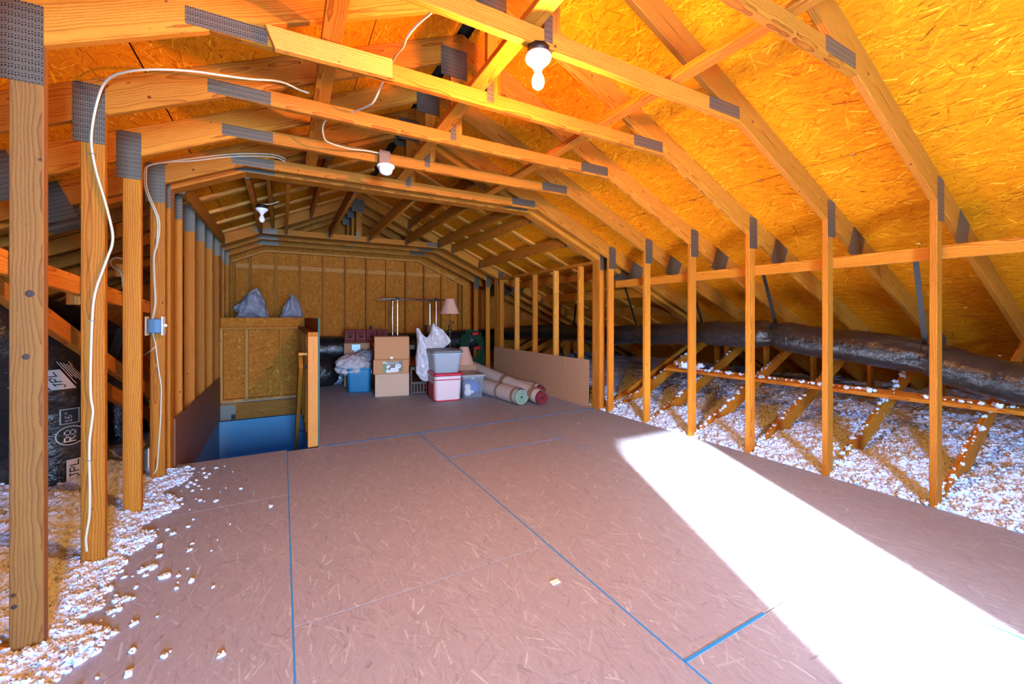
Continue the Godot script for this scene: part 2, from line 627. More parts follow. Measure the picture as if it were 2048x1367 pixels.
func shell() -> void:
	# floor sheets
	var fl := setting("floor", "pinkish strand board floor sheets with blue painted joints")
	var e: Array = [XL + 0.012, 0.037, 1.256, 2.475, 3.68]
	var cuts := [[GD, 0.55, 3.25, 4.352], [GD, -0.6, 1.85, 4.3], [GD, 0.985, 3.42, 4.3], [GD, 1.86, 4.3]]
	for c in 4:
		for k in cuts[c].size() - 1:
			floor_sheet(fl, e[c], e[c + 1], cuts[c][k], cuts[c][k + 1])
	floor_sheet(fl, 0.30, 1.256, 4.3, 6.74)
	floor_sheet(fl, 0.30, 1.256, 6.74, 8.95)
	floor_sheet(fl, XL + 0.012, 0.30, 7.17, 8.95)
	for c in [2, 3]:
		floor_sheet(fl, e[c], e[c + 1], 4.3, 5.52 + 1.22 * (c - 2))
		floor_sheet(fl, e[c], e[c + 1], 5.52 + 1.22 * (c - 2), 8.95)
	# painted tongue edges in the joints
	var lines := [[e[2], 0.0, e[2], 4.3, 0.005], [0.34, 4.3, 3.66, 4.3, 0.020], [e[1], -0.5, e[1], 4.3, 0.004], [e[3], 3.0, e[3], 4.3, 0.003], [e[3], -0.6, e[3], 1.9, 0.007], [e[2], 0.985, 1.75, 0.985, 0.010], [e[2], 3.42, e[3], 3.42, 0.003]]
	for l in lines:
		var a := P(l[0], -0.0016, l[1])
		var b := P(l[2], -0.0016, l[3])
		part("painted_joint", board(a, b, (b - a).normalized().cross(Vector3.UP) * (l[4] + 0.0025), Vector3(0, 0.006, 0), 0.0), M.blue_paint, fl)
	# sheathing of both slopes
	var ce := setting("ceiling", "orange strand board roof sheathing over the rafters")
	for side in [-1, 1]:
		var at: float = 0.045 if side > 0 else 0.045
		var edges: Array = [0.045, 1.085, 2.19, 3.305, 4.42, 5.53, 6.7, 7.6] if side > 0 else [0.045, 0.66, 1.775, 2.89, 4.0, 5.1, 6.2, 7.3]
		for c in edges.size() - 1:
			var ds := [GD, dk(-6) + 0.019, dk(-2) + 0.019, dk(2) + 0.019, dk(6) + 0.019, dk(10) + 0.019, 9.05]
			if c % 2:
				ds = [GD, dk(-4) + 0.019, dk(0) + 0.019, dk(4) + 0.019, dk(8) + 0.019, dk(12) + 0.019, 9.05]
			for k in ds.size() - 1:
				roof_sheet(ce, side, edges[c] + 0.003, edges[c + 1] - 0.003, ds[k] + 0.0015, ds[k + 1] - 0.0015)
			if side > 0 and c > 0:
				for k in 7:
					var x: float = AX + edges[c]
					var y: float = under_r(x) + RV - 0.004
					part("panel_clip", box(P(x - 0.012, y - 0.006, dk(k) + 0.33), P(x + 0.012, y + 0.003, dk(k) + 0.30), 0.001), M.steel, ce)
	part("ridge_underlay", box(P(AX - 0.3, AY + RV + 0.02, GD), P(AX + 0.3, AY + RV + 0.03, 9.05), 0.0), M.felt, ce)
	var rf := MB.new()
	for side in [-1, 1]:
		var x1: float = AX + side * 7.8
		rf.prism(PackedVector3Array([P(AX, AY + RV + 0.032, GD - 0.1), P(x1, under(x1) + RV + 0.032, GD - 0.1), P(x1, under(x1) + RV + 0.08, GD - 0.1), P(AX, AY + RV + 0.08, GD - 0.1)]), P(0, 0, 9.25 - GD), P(0, 0, 1), 0.0, WU, Vector2.ZERO)
	part("roof_covering", rf.mesh(), M.felt, ce)
	# eaves, gables
	var wl := setting("wall_left", "low eave wall on the stair side")
	part("eave_board", box(P(-6.3, -0.3, GD - 0.1), P(-6.2, 0.4, 9.2), 0.0), M.osb_wall, wl)
	var wr := setting("wall_right", "low eave wall behind the duct")
	part("eave_board", box(P(8.4, -0.3, GD - 0.1), P(8.5, 0.4, 9.2), 0.0), M.osb_wall, wr)
	var wf := setting("wall_front", "gable wall with the daylight window")
	var win := [WX - 0.47, WX + 0.44, 0.4, WT]
	var holes := [[-6.2, win[0], -0.3, 3.4], [win[1], 8.4, -0.3, 3.4], [win[0], win[1], -0.3, win[2]], [win[0], win[1], win[3], 3.4]]
	for hrect in holes:
		gable_piece(wf, hrect[0], hrect[1], hrect[2], hrect[3], GD, 0.1, "gable_board")
	var wi := setting("window_1", "gable window letting in the sun")
	var fr := MB.new()
	for q in [[win[0], win[0] + 0.03, win[2], win[3]], [win[1] - 0.03, win[1], win[2], win[3]], [win[0], win[1], win[2], win[2] + 0.03], [win[0], win[1], win[3] - 0.03, win[3]]]:
		add_box(fr, P(q[0], q[2], GD + 0.02), P(q[1], q[3], GD + 0.08), 0.0)
	part("window_frame", fr.mesh(), M.white, wi)
	part("pane", box(P(win[0] + 0.03, win[2] + 0.03, GD + 0.046), P(win[1] - 0.03, win[3] - 0.03, GD + 0.05), 0.0), M.glass, wi)
	# ceiling of the rooms below, under the insulation, open at the stairs
	var sub := setting("floor_base", "boards under the insulation")
	for q in [[-6.3, -0.87, GD - 0.1, 9.2], [0.34, 8.5, GD - 0.1, 9.2], [-0.87, 0.34, GD - 0.1, 4.3], [-0.87, 0.34, 7.3, 9.2]]:
		part("ceiling_board", box(P(q[0], -0.34, q[2]), P(q[1], -0.26, q[3]), 0.0), M.drywall, sub)

func floor_sheet(fl: Node3D, x0: float, x1: float, d0: float, d1: float) -> void:
	var g := 0.0012
	var m := MB.new()
	var lo := P(x0 + g, -0.02, d0 + g)
	var hi := P(x1 - g, 0, d1 - g)
	var p := PackedVector3Array([lo, Vector3(hi.x, lo.y, lo.z), Vector3(hi.x, lo.y, hi.z), Vector3(lo.x, lo.y, hi.z)])
	m.prism(p, Vector3(0, 0.02, 0), Vector3(1, 0, 0) if rng.randf() < 0.0 else Vector3(0, 0, 1), 0.0015, Vector2(1 / 2.44, 1 / 1.22), Vector2(rng.randf(), rng.randf()))
	part("floor_panel", m.mesh(), M.osb_floor, fl)

func roof_sheet(ce: Node3D, side: int, s0: float, s1: float, d0: float, d1: float) -> void:
	var x0 := AX + side * s0
	var x1 := AX + side * s1
	var y0 := AY - SL * s0 + RV
	var y1 := AY - SL * s1 + RV
	var up := Vector3(SL * side, 1, 0).normalized() * 0.012
	var m := MB.new()
	m.prism(PackedVector3Array([P(x0, y0, d0), P(x1, y1, d0), P(x1, y1, d1), P(x0, y0, d1)]), up, P(0, 0, 1), 0.001, Vector2(1 / 2.44, 1 / 1.22), Vector2(rng.randf(), rng.randf()))
	part("sheathing_panel", m.mesh(), M.osb_roof, ce)

func gable_piece(w: Node3D, x0: float, x1: float, y0: float, y1: float, d: float, th: float, called: String) -> void:
	var roof := PackedVector2Array([Vector2(-6.3, -0.35), Vector2(8.5, -0.35), Vector2(8.5, under(8.5) + RV), Vector2(AX, AY + RV), Vector2(-6.3, under(-6.3) + RV)])
	for poly in Geometry2D.intersect_polygons(roof, PackedVector2Array([Vector2(x0, y0), Vector2(x1, y0), Vector2(x1, y1), Vector2(x0, y1)])):
		if poly.size() < 3:
			continue
		var p := PackedVector3Array()
		for q in poly:
			p.append(P(q.x, q.y, d))
		var m := MB.new()
		m.prism(p, P(0, 0, th), Vector3.UP, 0.0, Vector2(1 / 2.44, 1 / 1.22), Vector2(rng.randf(), rng.randf()))
		part(called, m.mesh(), M.osb_wall, w)

# ------------------------------------------------------------------ trusses
func nail_plate(o: Node3D, cx: float, cy: float, w: float, h: float, ang := 0.0, d := -0.0018) -> void:
	var key := "plate%.3f_%.3f" % [w, h]
	if not cache.has(key):
		var m := MB.new()
		m.prism(PackedVector3Array([P(-w / 2, -h / 2, 0), P(w / 2, -h / 2, 0), P(w / 2, h / 2, 0), P(-w / 2, h / 2, 0)]), P(0, 0, 0.0016), Vector3.RIGHT, 0.0, Vector2(1 / 0.034, 1 / 0.027), Vector2.ZERO)
		cache[key] = m.mesh()
	var q := part("connector_plate", cache[key], M.plate, o, P(cx, cy, d))
	q.rotation.z = ang

func post_l(o: Node3D, m: Material) -> void:
	part("post", slab_xy([Vector2(XL - 0.089, -0.02), Vector2(XL, -0.02), Vector2(XL, under_l(XL)), Vector2(XL - 0.089, under_l(XL - 0.089))], 0, 0.038, Vector2(0, 1), "post_l%d" % (rng.randi() % 3)), m, o)
	if true:
		nail_plate(o, XL - 0.058, 2.245, 0.118, 0.295)

func post_r(o: Node3D) -> void:
	part("post", slab_xy([Vector2(XR, -0.02), Vector2(XR + 0.089, -0.02), Vector2(XR + 0.089, under_r(XR + 0.089)), Vector2(XR, under_r(XR))], 0, 0.038, Vector2(0, 1), "post_r%d" % (rng.randi() % 3)), lumber(), o)
	nail_plate(o, XR + 0.062, 1.995, 0.115, 0.285)

func rafter(o: Node3D, side: int, x_out: float) -> void:
	var yo := under(x_out)
	part("rafter", slab_xy([Vector2(AX, AY), Vector2(x_out, yo), Vector2(x_out, yo + RV), Vector2(AX, AY + RV)], 0, 0.038, Vector2(side, -SL), "rafter%d_%d" % [side, rng.randi() % 3]), lumber(), o)

func truss(d: float, label: String, full := true, webs := true, group := "") -> Node3D:
	var o := thing("roof_truss", label, "roof truss", P(0, 0, d), group)
	var an := atan(SL)
	rafter(o, -1, -5.9)
	rafter(o, 1, 8.1)
	post_l(o, M.weathered if absf(d - dk(2)) < 0.01 else lumber())
	post_r(o)
	var kl := XL + (CY - YL) / SL
	var kr := XR - (CY - YR) / SL
	part("collar_tie", slab_xy([Vector2(kl, CY), Vector2(kr, CY), Vector2(kr - (CT - CY) / SL, CT), Vector2(kl + (CT - CY) / SL, CT)], -0.0008, 0.038, Vector2(1, 0), "collar%d" % (rng.randi() % 4)), lumber(), o)
	if full:
		part("king_post", slab_xy([Vector2(1.06, CT), Vector2(1.149, CT), Vector2(1.149, AY), Vector2(1.06, AY - 0.04)], 0, 0.038, Vector2(0, 1), "king"), lumber(), o)
		nail_plate(o, 1.08, 2.572, 0.046, 0.13)
		nail_plate(o, 1.088, 3.07, 0.2, 0.21)
	nail_plate(o, -0.21, 2.515, 0.30, 0.075)
	nail_plate(o, 2.40, 2.532, 0.30, 0.078)
	nail_plate(o, 4.16, under_r(4.16) + 0.06, 0.22, 0.25, -an)
	nail_plate(o, 6.1, under_r(6.1) + 0.05, 0.20, 0.22, -an)
	nail_plate(o, -1.42, under_l(-1.42) + 0.045, 0.24, 0.26, an)
	if webs:
		var xe := 5.9
		var w := Vector2(-0.433, 0.901) * 0.0445
		part("web", slab_xy([Vector2(XR + 0.09, -0.1) - w, Vector2(xe, 0.98) - w, Vector2(xe, 0.98) + w, Vector2(XR + 0.09, -0.02) + w], 0, 0.038, Vector2(0.9, 0.43), "web_r%d" % (rng.randi() % 2)), lumber(), o)
		part("web", slab_xy([Vector2(6.12, -0.2), Vector2(6.21, -0.2), Vector2(6.21, under_r(6.21)), Vector2(6.12, under_r(6.12))], 0, 0.038, Vector2(0, 1), "web_v"), lumber(), o)
		if d > 2.5:
			return o
		var w2 := Vector2(0.433, 0.901) * 0.0445
		part("web", slab_xy([Vector2(XL - 0.09, -0.1) - w2, Vector2(-2.75, 0.82) - w2, Vector2(-2.75, 0.82) + w2, Vector2(XL - 0.09, -0.02) + w2], 0, 0.038, Vector2(-0.9, 0.43), "web_l"), lumber(), o)
	return o

func trusses() -> void:
	var names := [
		"pine roof truss nearest the camera, whose collar tie leaves the top of the picture",
		"pine roof truss that carries the lit bare bulb under its collar tie",
		"pine roof truss with a pale scrap of board nailed along its collar tie",
		"pine roof truss whose post carries the single white cable down to the insulation",
		"pine roof truss that carries the white lampholder without a bulb",
		"pine roof truss whose post carries the switch box, just before the stairwell"]
	for k in 6:
		var o := truss(dk(k), names[k])
		if k == 2:
			for q in [[60, 587, 0.0135], [52, 713, 0.0115], [28, 1213, 0.009]]:
				var c := at_d(q[0], q[1], dk(k)) - o.position
				var kn := part("knot", lathe([Vector2(0.0005, 0.0012), Vector2(q[2] * 0.6, 0.0011), Vector2(q[2] * 0.93, 0.0007), Vector2(q[2], -0.001)], 18), M.knot, o, c)
				kn.rotation.x = PI / 2
	for k in 4:
		truss(4.20 + 0.038 * k, "%s ply of the four-ply girder truss on the near side of the stairwell" % ["front", "second", "third", "rear"][k], k == 0, k == 0, "girder plies before the stairwell")
	for k in 4:
		truss(7.16 + 0.038 * k, "%s ply of the four-ply girder truss beyond the stairwell" % ["front", "second", "third", "rear"][k], k == 0, k == 0, "girder plies beyond the stairwell")
	truss(dk(11), "first single pine roof truss beyond the far girder, over the stored boxes")
	truss(dk(12), "last pine roof truss, close to the strand board back wall")
	# scab board on the collar tie of the third truss
	solo("scab_board", slab_xy([Vector2(-0.03, 2.455), Vector2(0.497, 2.468), Vector2(0.497, 2.566), Vector2(-0.07, 2.553)], 2.159, 0.037, Vector2(1, 0)), M.fresh, "short pale board with an angled end nailed to the face of a collar tie", "board")

func infill() -> void:
	# posts of the stub trusses along the stairwell
	for k in range(6, 11):
		var o := thing("wall_post", ["first", "second", "third", "fourth", "fifth"][k - 6] + " pine post past the switch box, in the row along the stairwell", "post", P(0, 0, dk(k)), "posts along the stairwell")
		post_l(o, lumber())
		part("stub_rafter", slab_xy([Vector2(XL, YL), Vector2(-3.5, under_l(-3.5)), Vector2(-3.5, under_l(-3.5) + 0.138), Vector2(XL, YL + 0.138)], 0, 0.038, Vector2(1, SL), "stub"), lumber(), o)
	# stud wall on the right, over the cardboard
	var sw := thing("stud_wall", "short wall of five pine studs under a plate, above the cardboard sheets", "stud wall", P(XR, 0, 4.6))
	for k in range(6, 11):
		part("stud", box(P(0, 0, dk(k) - 4.6), P(0.089, 1.95, dk(k) - 4.562), 0.002), M.fresh if k % 2 else lumber(), sw)
	part("top_plate", board(P(0.04, 1.969, -0.245), P(0.04, 1.969, 2.56), Vector3(0.089, 0, 0), Vector3(0, 0.038, 0)), lumber(), sw)
	part("bottom_plate", board(P(0.04, 0.0, -0.2), P(0.04, 0.0, 2.5), Vector3(0.089, 0, 0), Vector3(0, 0.038, 0)), lumber(), sw)
	# joists and purlins between the two girders
	var jn := ["over the stairwell edge", "second from the stairwell", "over the middle of the room", "fourth from the stairwell", "at the foot of the right slope"]
	var jx := [0.05, 0.65, 1.25, 1.88, 2.465]
	for k in 5:
		var o := thing("ceiling_joist", "dark pine joist hung level between the two girders, " + jn[k], "joist", P(jx[k], 2.485, 4.36), "joists between the girders")
		part("joist", board(P(0, 0.07, 0), P(0, 0.07, 2.79), Vector3(0, 0.14, 0), Vector3(0.038, 0, 0)), lumber(), o)
		part("hanger", box(P(-0.024, -0.004, 2.72), P(0.024, 0.10, 2.794), 0.0), M.plate, o)
		part("hanger", box(P(-0.024, -0.004, -0.004), P(0.024, 0.10, 0.05), 0.0), M.plate, o)
	var px := [[-0.74, "low on the left slope above the post tops"], [-0.28, "on the left slope at the knee"], [-0.12, "on the left slope just above the knee, by the unlit bulb"], [0.39, "high on the left slope"], [1.93, "high on the right slope"], [2.73, "on the right slope just below the knee"], [3.28, "on the right slope above the stud wall"], [4.1, "on the right slope just outside the stud wall"], [4.7, "low on the right slope, above the duct"], [5.3, "lowest on the right slope, behind the duct"]]
	for q in px:
		var o := thing("purlin", "purlin between the girders, " + q[1], "purlin", P(q[0], under(q[0]), 4.36), "purlins between the girders")
		part("purlin_board", board(P(0, 0.07, 0), P(0, 0.07, 2.79), Vector3(0, 0.14, 0), Vector3(0.038, 0, 0)), lumber(), o)
		part("hanger", box(P(-0.024, -0.004, 2.72), P(0.024, 0.09, 2.794), 0.0), M.plate, o)
		part("hanger", box(P(-0.024, -0.004, -0.004), P(0.024, 0.09, 0.05), 0.0), M.plate, o)
	for side in [-1, 1]:
		for k in range(6, 11):
			var a := P(AX + side * 0.05, AY - SL * 0.05 + 0.165, dk(k) + 0.02)
			var far := 6.0 if side > 0 else 4.5
			var b := P(AX + side * far, AY - SL * far + 0.165, dk(k) + 0.02)
			var up := Vector3(SL * side, 1, 0).normalized()
			solo("jack_rafter", board(a, b, Vector3(0, 0, 0.089), up * 0.036), M.fresh, "pale pine strip lying down the %s roof slope, %s from the near girder" % ["stair side" if side < 0 else "duct side", ["first", "second", "third", "fourth", "fifth"][k - 6]], "rafter", Vector3.ZERO, "jack rafters over the purlins")

func braces() -> void:
	var lx := [[0.15, 0.195, "left"], [0.94, 0.985, "middle"], [1.89, 1.945, "right"]]
	var ln := ["pine brace lying along the collar tie tops, nearest the cables", "pine brace lying along the collar tie tops beside the king posts and lit bulb", "pine brace lying along the collar tie tops on the duct side of the lit bulb"]
	for k in 3:
		solo("lateral_brace", board(P(lx[k][1] - 0.02, CT + 0.0195, GD + 0.1), P(lx[k][1] + 0.025, CT + 0.0195, 4.15), Vector3(0.089, 0, 0), Vector3(0, 0.038, 0)), M.lumber[k + 1], ln[k], "brace")
	solo("wall_brace", board(P(XR + 0.108, 1.655, GD + 0.1), P(XR + 0.108, 1.655, 4.0), Vector3(0, 0.089, 0), Vector3(0.036, 0, 0)), M.lumber[2], "long pine brace nailed level behind the row of posts, above the duct", "brace")
	solo("web_brace", board(P(4.62, 0.575, -0.6), P(4.44, 0.565, 3.75), Vector3(0.08, 0.036, 0), Vector3(-0.016, 0.034, 0)), M.lumber[3], "pine brace flecked with insulation lying across the slanting webs below the duct", "brace")
	solo("wall_brace", board(P(XL - 0.109, 1.52, 0.9), P(XL - 0.109, 1.30, 4.1), Vector3(0, 0.089, 0), Vector3(0.036, 0, 0)), M.lumber[4], "pine brace nailed behind the left posts near the black duct", "brace")
	solo("diagonal_brace", board(P(XL - 0.15, 1.45, 2.0), P(XL - 0.15, 0.0, 6.05), P(0.0, 0.084, 0.03), Vector3(0.036, 0, 0)), M.lumber[0], "upper slanting pine brace behind the left posts, falling away from the camera", "brace")
	solo("diagonal_brace", board(P(XL - 0.22, 0.80, 3.5), P(XL - 0.22, 0.0, 5.7), P(0.0, 0.084, 0.03), Vector3(0.036, 0, 0)), M.lumber[5], "lower slanting pine brace behind the left posts, near the insulation", "brace")
	solo("board_end", box(P(-0.962, 1.295, 2.93), P(-0.89, 1.389, 2.97), 0.003), M.fresh, "ragged end of a pale board sticking out behind the second left post", "board")
	solo("board_end", box(P(-0.95, 1.494, 3.58), P(-0.885, 1.577, 3.62), 0.003), M.fresh, "orange offcut block behind the third left post beside a loop of cable", "board")

# ------------------------------------------------------------------ stairwell
func stairs() -> void:
	var x1 := 0.30
	var well := setting("wall_stairwell", "painted walls of the stairwell below the attic floor")
	part("drywall_panel", box(P(XL - 0.08, -2.7, 4.3), P(XL - 0.005, -0.22, 7.3), 0.0), M.drywall, well)
	part("drywall_panel", box(P(x1 - 0.02, -2.7, 4.3), P(x1 + 0.05, -0.22, 7.3), 0.0), M.drywall, well)
	part("drywall_panel", box(P(XL - 0.08, -2.7, 7.16), P(x1 + 0.05, -0.27, 7.28), 0.0), M.drywall, well)
	part("drywall_panel", box(P(XL - 0.08, -2.7, 4.25), P(x1 + 0.05, -0.25, 4.30), 0.0), M.drywall, well)
	part("lower_floor", box(P(XL - 0.08, -2.75, 4.25), P(x1 + 0.05, -2.7, 7.3), 0.0), M.drywall, well)
	part("rim_board", board(P(XL, -0.13, 7.15), P(x1, -0.13, 7.15), Vector3(0, 0.24, 0), P(0, 0, 0.038)), lumber(), well)
	part("rim_board", board(P(x1 - 0.02, -0.13, 4.36), P(x1 - 0.02, -0.13, 7.13), Vector3(0, 0.21, 0), Vector3(0.036, 0, 0)), lumber(), well)
	part("rim_board", board(P(XL, -0.14, 4.334), P(x1, -0.14, 4.334), Vector3(0, 0.235, 0), P(0, 0, 0.036)), lumber(), well)
	part("connector_plate", box(P(XL + 0.005, -0.24, 7.126), P(XL + 0.19, -0.03, 7.128), 0.0), M.plate, well)
	# hardboard sheet against the posts
	var hb := MB.new()
	var pts := PackedVector3Array()
	pts.append(P(XL + 0.004, -0.23, 4.31))
	pts.append(P(XL + 0.004, -0.23, 7.12))
	for k in 15:
		var d := lerpf(7.12, 4.31, k / 14.0)
		pts.append(P(XL + 0.004, 0.375 + 0.02 * (k / 14.0) + (0.012 if k % 3 == 1 else -0.004), d))
	var fan := PackedVector3Array()
	for k in 14:
		hb.prism(PackedVector3Array([pts[k + 2], pts[k + 3], Vector3(pts[k + 3].x, -0.23, pts[k + 3].z), Vector3(pts[k + 2].x, -0.23, pts[k + 2].z)]), Vector3(0.006, 0, 0), P(0, 0, 1), 0.0, WU, Vector2.ZERO)
	solo("hardboard_sheet", hb.mesh(), M.hardboard, "dark brown hardboard sheet with a torn top edge standing against the posts by the stairwell", "hardboard")
	# half wall at the far end
	var w := thing("half_wall", "open studded half wall across the far end of the stairwell, faced with strand board behind", "half wall", P(XL, 0, 7.16))
	var wid := x1 - XL
	part("sheathing", box(P(-0.1, 0, 0.09), P(wid + 0.01, 1.22, 0.102), 0.0, Vector2(1 / 1.22, 1 / 2.44)), M.osb_wall, w)
	part("bottom_plate", board(P(0, 0.019, 0.045), P(wid, 0.019, 0.045), P(0, 0, 0.089), Vector3(0, 0.038, 0)), M.fresh, w)
	part("top_plate", board(P(0, 1.067, 0.045), P(wid - 0.06, 1.067, 0.045), P(0, 0, 0.089), Vector3(0, 0.038, 0)), lumber(), w)
	for x in [0.0, 0.305, 0.745, wid - 0.1]:
		part("stud", box(P(x, 0.038, 0.0), P(x + 0.038, 1.048, 0.089), 0.002), M.fresh if x < 0.5 else lumber(), w)
	# railing wall beside the stairs
	var r := thing("half_wall", "half wall along the side of the stairwell, ending in a pale post with a green-edged board", "half wall", P(x1, 0, 4.36))
	part("sheathing", box(P(0.0, 0, 0.0), P(0.012, 1.22, 2.8), 0.0, Vector2(1 / 1.22, 1 / 2.44), P(0, 0, 1)), M.osb_wall, r)
	part("painted_edge", box(P(-0.001, 0, -0.003), P(0.013, 1.221, 0.0), 0.0), mat(Color(0.05, 0.32, 0.30), 0.7), r)
	part("end_post", box(P(-0.089, -0.01, 0.0), P(-0.001, 1.048, 0.038), 0.003), M.fresh, r)
	part("top_plate", board(P(-0.045, 1.067, 0.0), P(-0.045, 1.067, 2.79), Vector3(0.089, 0, 0), Vector3(0, 0.038, 0)), lumber(), r)
	for k in range(1, 7):
		part("stud", box(P(-0.089, 0.0, 0.42 * k), P(-0.001, 1.048, 0.42 * k + 0.038), 0.002), lumber(), r)
	part("bottom_plate", board(P(-0.045, 0.019, 0.04), P(-0.045, 0.019, 2.79), Vector3(0.089, 0, 0), Vector3(0, 0.038, 0)), lumber(), r)
	# handrail
	var hr := thing("handrail", "reddish wooden handrail on black brackets going down into the stairwell", "handrail", P(0.155, 0, 4.5))
	part("rail", board(P(0, 0.80, 0.0), P(0, -1.15, 2.45), P(0, 0.115, 0.145), Vector3(0.036, 0, 0)), lumber(), hr)
	part("rail_end", box(P(-0.02, 0.86, -0.035), P(0.056, 0.885, 0.06), 0.003), M.fresh, hr)
	for q in [[0.79, 0.08], [-0.1, 1.16]]:
		part("bracket", tube(smooth([P(0.018, q[0], q[1]), P(0.04, q[0] - 0.06, q[1]), P(0.145, q[0] - 0.07, q[1])], 4), 0.008, 8), M.black, hr)
	# flight going down
	var st := thing("staircase", "plain wooden stairs going down between the blue-lit walls", "staircase", P(XL, 0, 4.37))
	for k in 12:
		part("tread", box(P(0.03, -0.225 - 0.2 * k, 0.235 * k), P(0.83, -0.195 - 0.2 * k, 0.235 * k + 0.25), 0.004, WU, Vector3.RIGHT), M.fresh, st)
	for x in [0.0, 0.83]:
		part("stringer", board(P(x + 0.015, -0.32, 0.0), P(x + 0.015, -2.62, 2.72), P(0, 0.2, 0.22), Vector3(0.03, 0, 0)), M.fresh, st)
	# ledge behind the half wall that carries the bags
	var lg := thing("ledge", "strand board ledge behind the half wall at the far end of the stairwell", "ledge", P(XL, 0, 7.27))
	part("ledge_top", box(P(0.0, 1.19, 0.0), P(wid, 1.208, 0.85), 0.002), M.osb_wall, lg)
	part("ledge_side", box(P(wid - 0.014, 0.0, 0.02), P(wid, 1.19, 0.85), 0.002), M.osb_wall, lg)
	part("ledge_back", box(P(0.0, 0.0, 0.83), P(wid - 0.02, 1.19, 0.85), 0.002), M.osb_wall, lg)

func back_wall() -> void:
	var w := setting("wall_back", "strand board gable wall with pine studs at the far end")
	for c in range(-5, 8):
		for r in 2:
			gable_piece(w, -0.35 + 1.2192 * c + 0.001, -0.35 + 1.2192 * (c + 1) - 0.001, -0.34 + 2.44 * r + 0.001, -0.34 + 2.44 * (r + 1) - 0.001, 8.95, 0.012, "sheathing_panel")
	gable_piece(w, -6.3, 8.5, -0.35, 3.4, 8.966, 0.06, "outer_sheathing")
	for k in 11:
		var x := -0.534 + 0.4064 * k
		var top := minf(under(x + 0.019), CY) - 0.045
		part("stud", box(P(x, 0.03, 8.862), P(x + 0.038, top, 8.95), 0.002), lumber(), w)
		if k < 10:
			part("blocking", box(P(x + 0.04, 2.12, 8.91), P(x + 0.404, 2.205, 8.949), 0.002, WU, Vector3.RIGHT), M.fresh, w)
	part("blocking", box(P(XL + 0.04, 2.12, 8.91), P(-0.536, 2.205, 8.949), 0.002, WU, Vector3.RIGHT), M.fresh, w)
	for x in [XL, XR - 0.04, XR - 0.12]:
		part("stud", box(P(x, 0.03, 8.862), P(x + 0.038, under(x) - 0.05, 8.95), 0.002), lumber(), w)
	var kl := XL + (CY - YL) / SL
	var kr := XR - (CY - YR) / SL
	part("top_plate", board(P(kl, CY - 0.021, 8.905), P(kr, CY - 0.021, 8.905), P(0, 0, 0.089), Vector3(0, 0.038, 0)), M.fresh, w)
	part("top_plate", board(P(XL, YL - 0.022, 8.905), P(kl, CY - 0.022, 8.905), P(0, 0, 0.089), Vector3(0, 0.038, 0)), M.fresh, w)
	part("top_plate", board(P(XR, YR - 0.022, 8.905), P(kr, CY - 0.022, 8.905), P(0, 0, 0.089), Vector3(0, 0.038, 0)), M.fresh, w)
	part("bottom_plate", board(P(XL, 0.019, 8.905), P(XR, 0.019, 8.905), P(0, 0, 0.089), Vector3(0, 0.038, 0)), lumber(), w)

# ------------------------------------------------------------------ insulation
var n1 := FastNoiseLite.new()
var n2 := FastNoiseLite.new()
var n3 := FastNoiseLite.new()

func edge_l(d: float) -> float:
	if d > 4.2:
		return XL - 0.1
	return -0.762 + maxf(0.0, 0.11 * (0.6 + n1.get_noise_2d(d * 1.3, 4.0) + 0.5 * n2.get_noise_2d(d * 0.5, 9.0)))

func heap(x: float, d: float, side: int) -> float:
	var out := absf(x - (3.69 if side else -0.762))
	var y := (0.135 if side else 0.075) * smoothstep(-0.05, 0.5, out) + 0.12 * smoothstep(0.5, 2.4, out) + ((0.03 if side else 0.06) * n1.get_noise_2d(x, d) * smoothstep(0.0, 0.5, out)) + 0.016 * n2.get_noise_2d(x, d) + 0.012 * n3.get_noise_2d(x, d)
	return maxf(y, -0.012) if side else maxf(y, -0.02) + 0.006

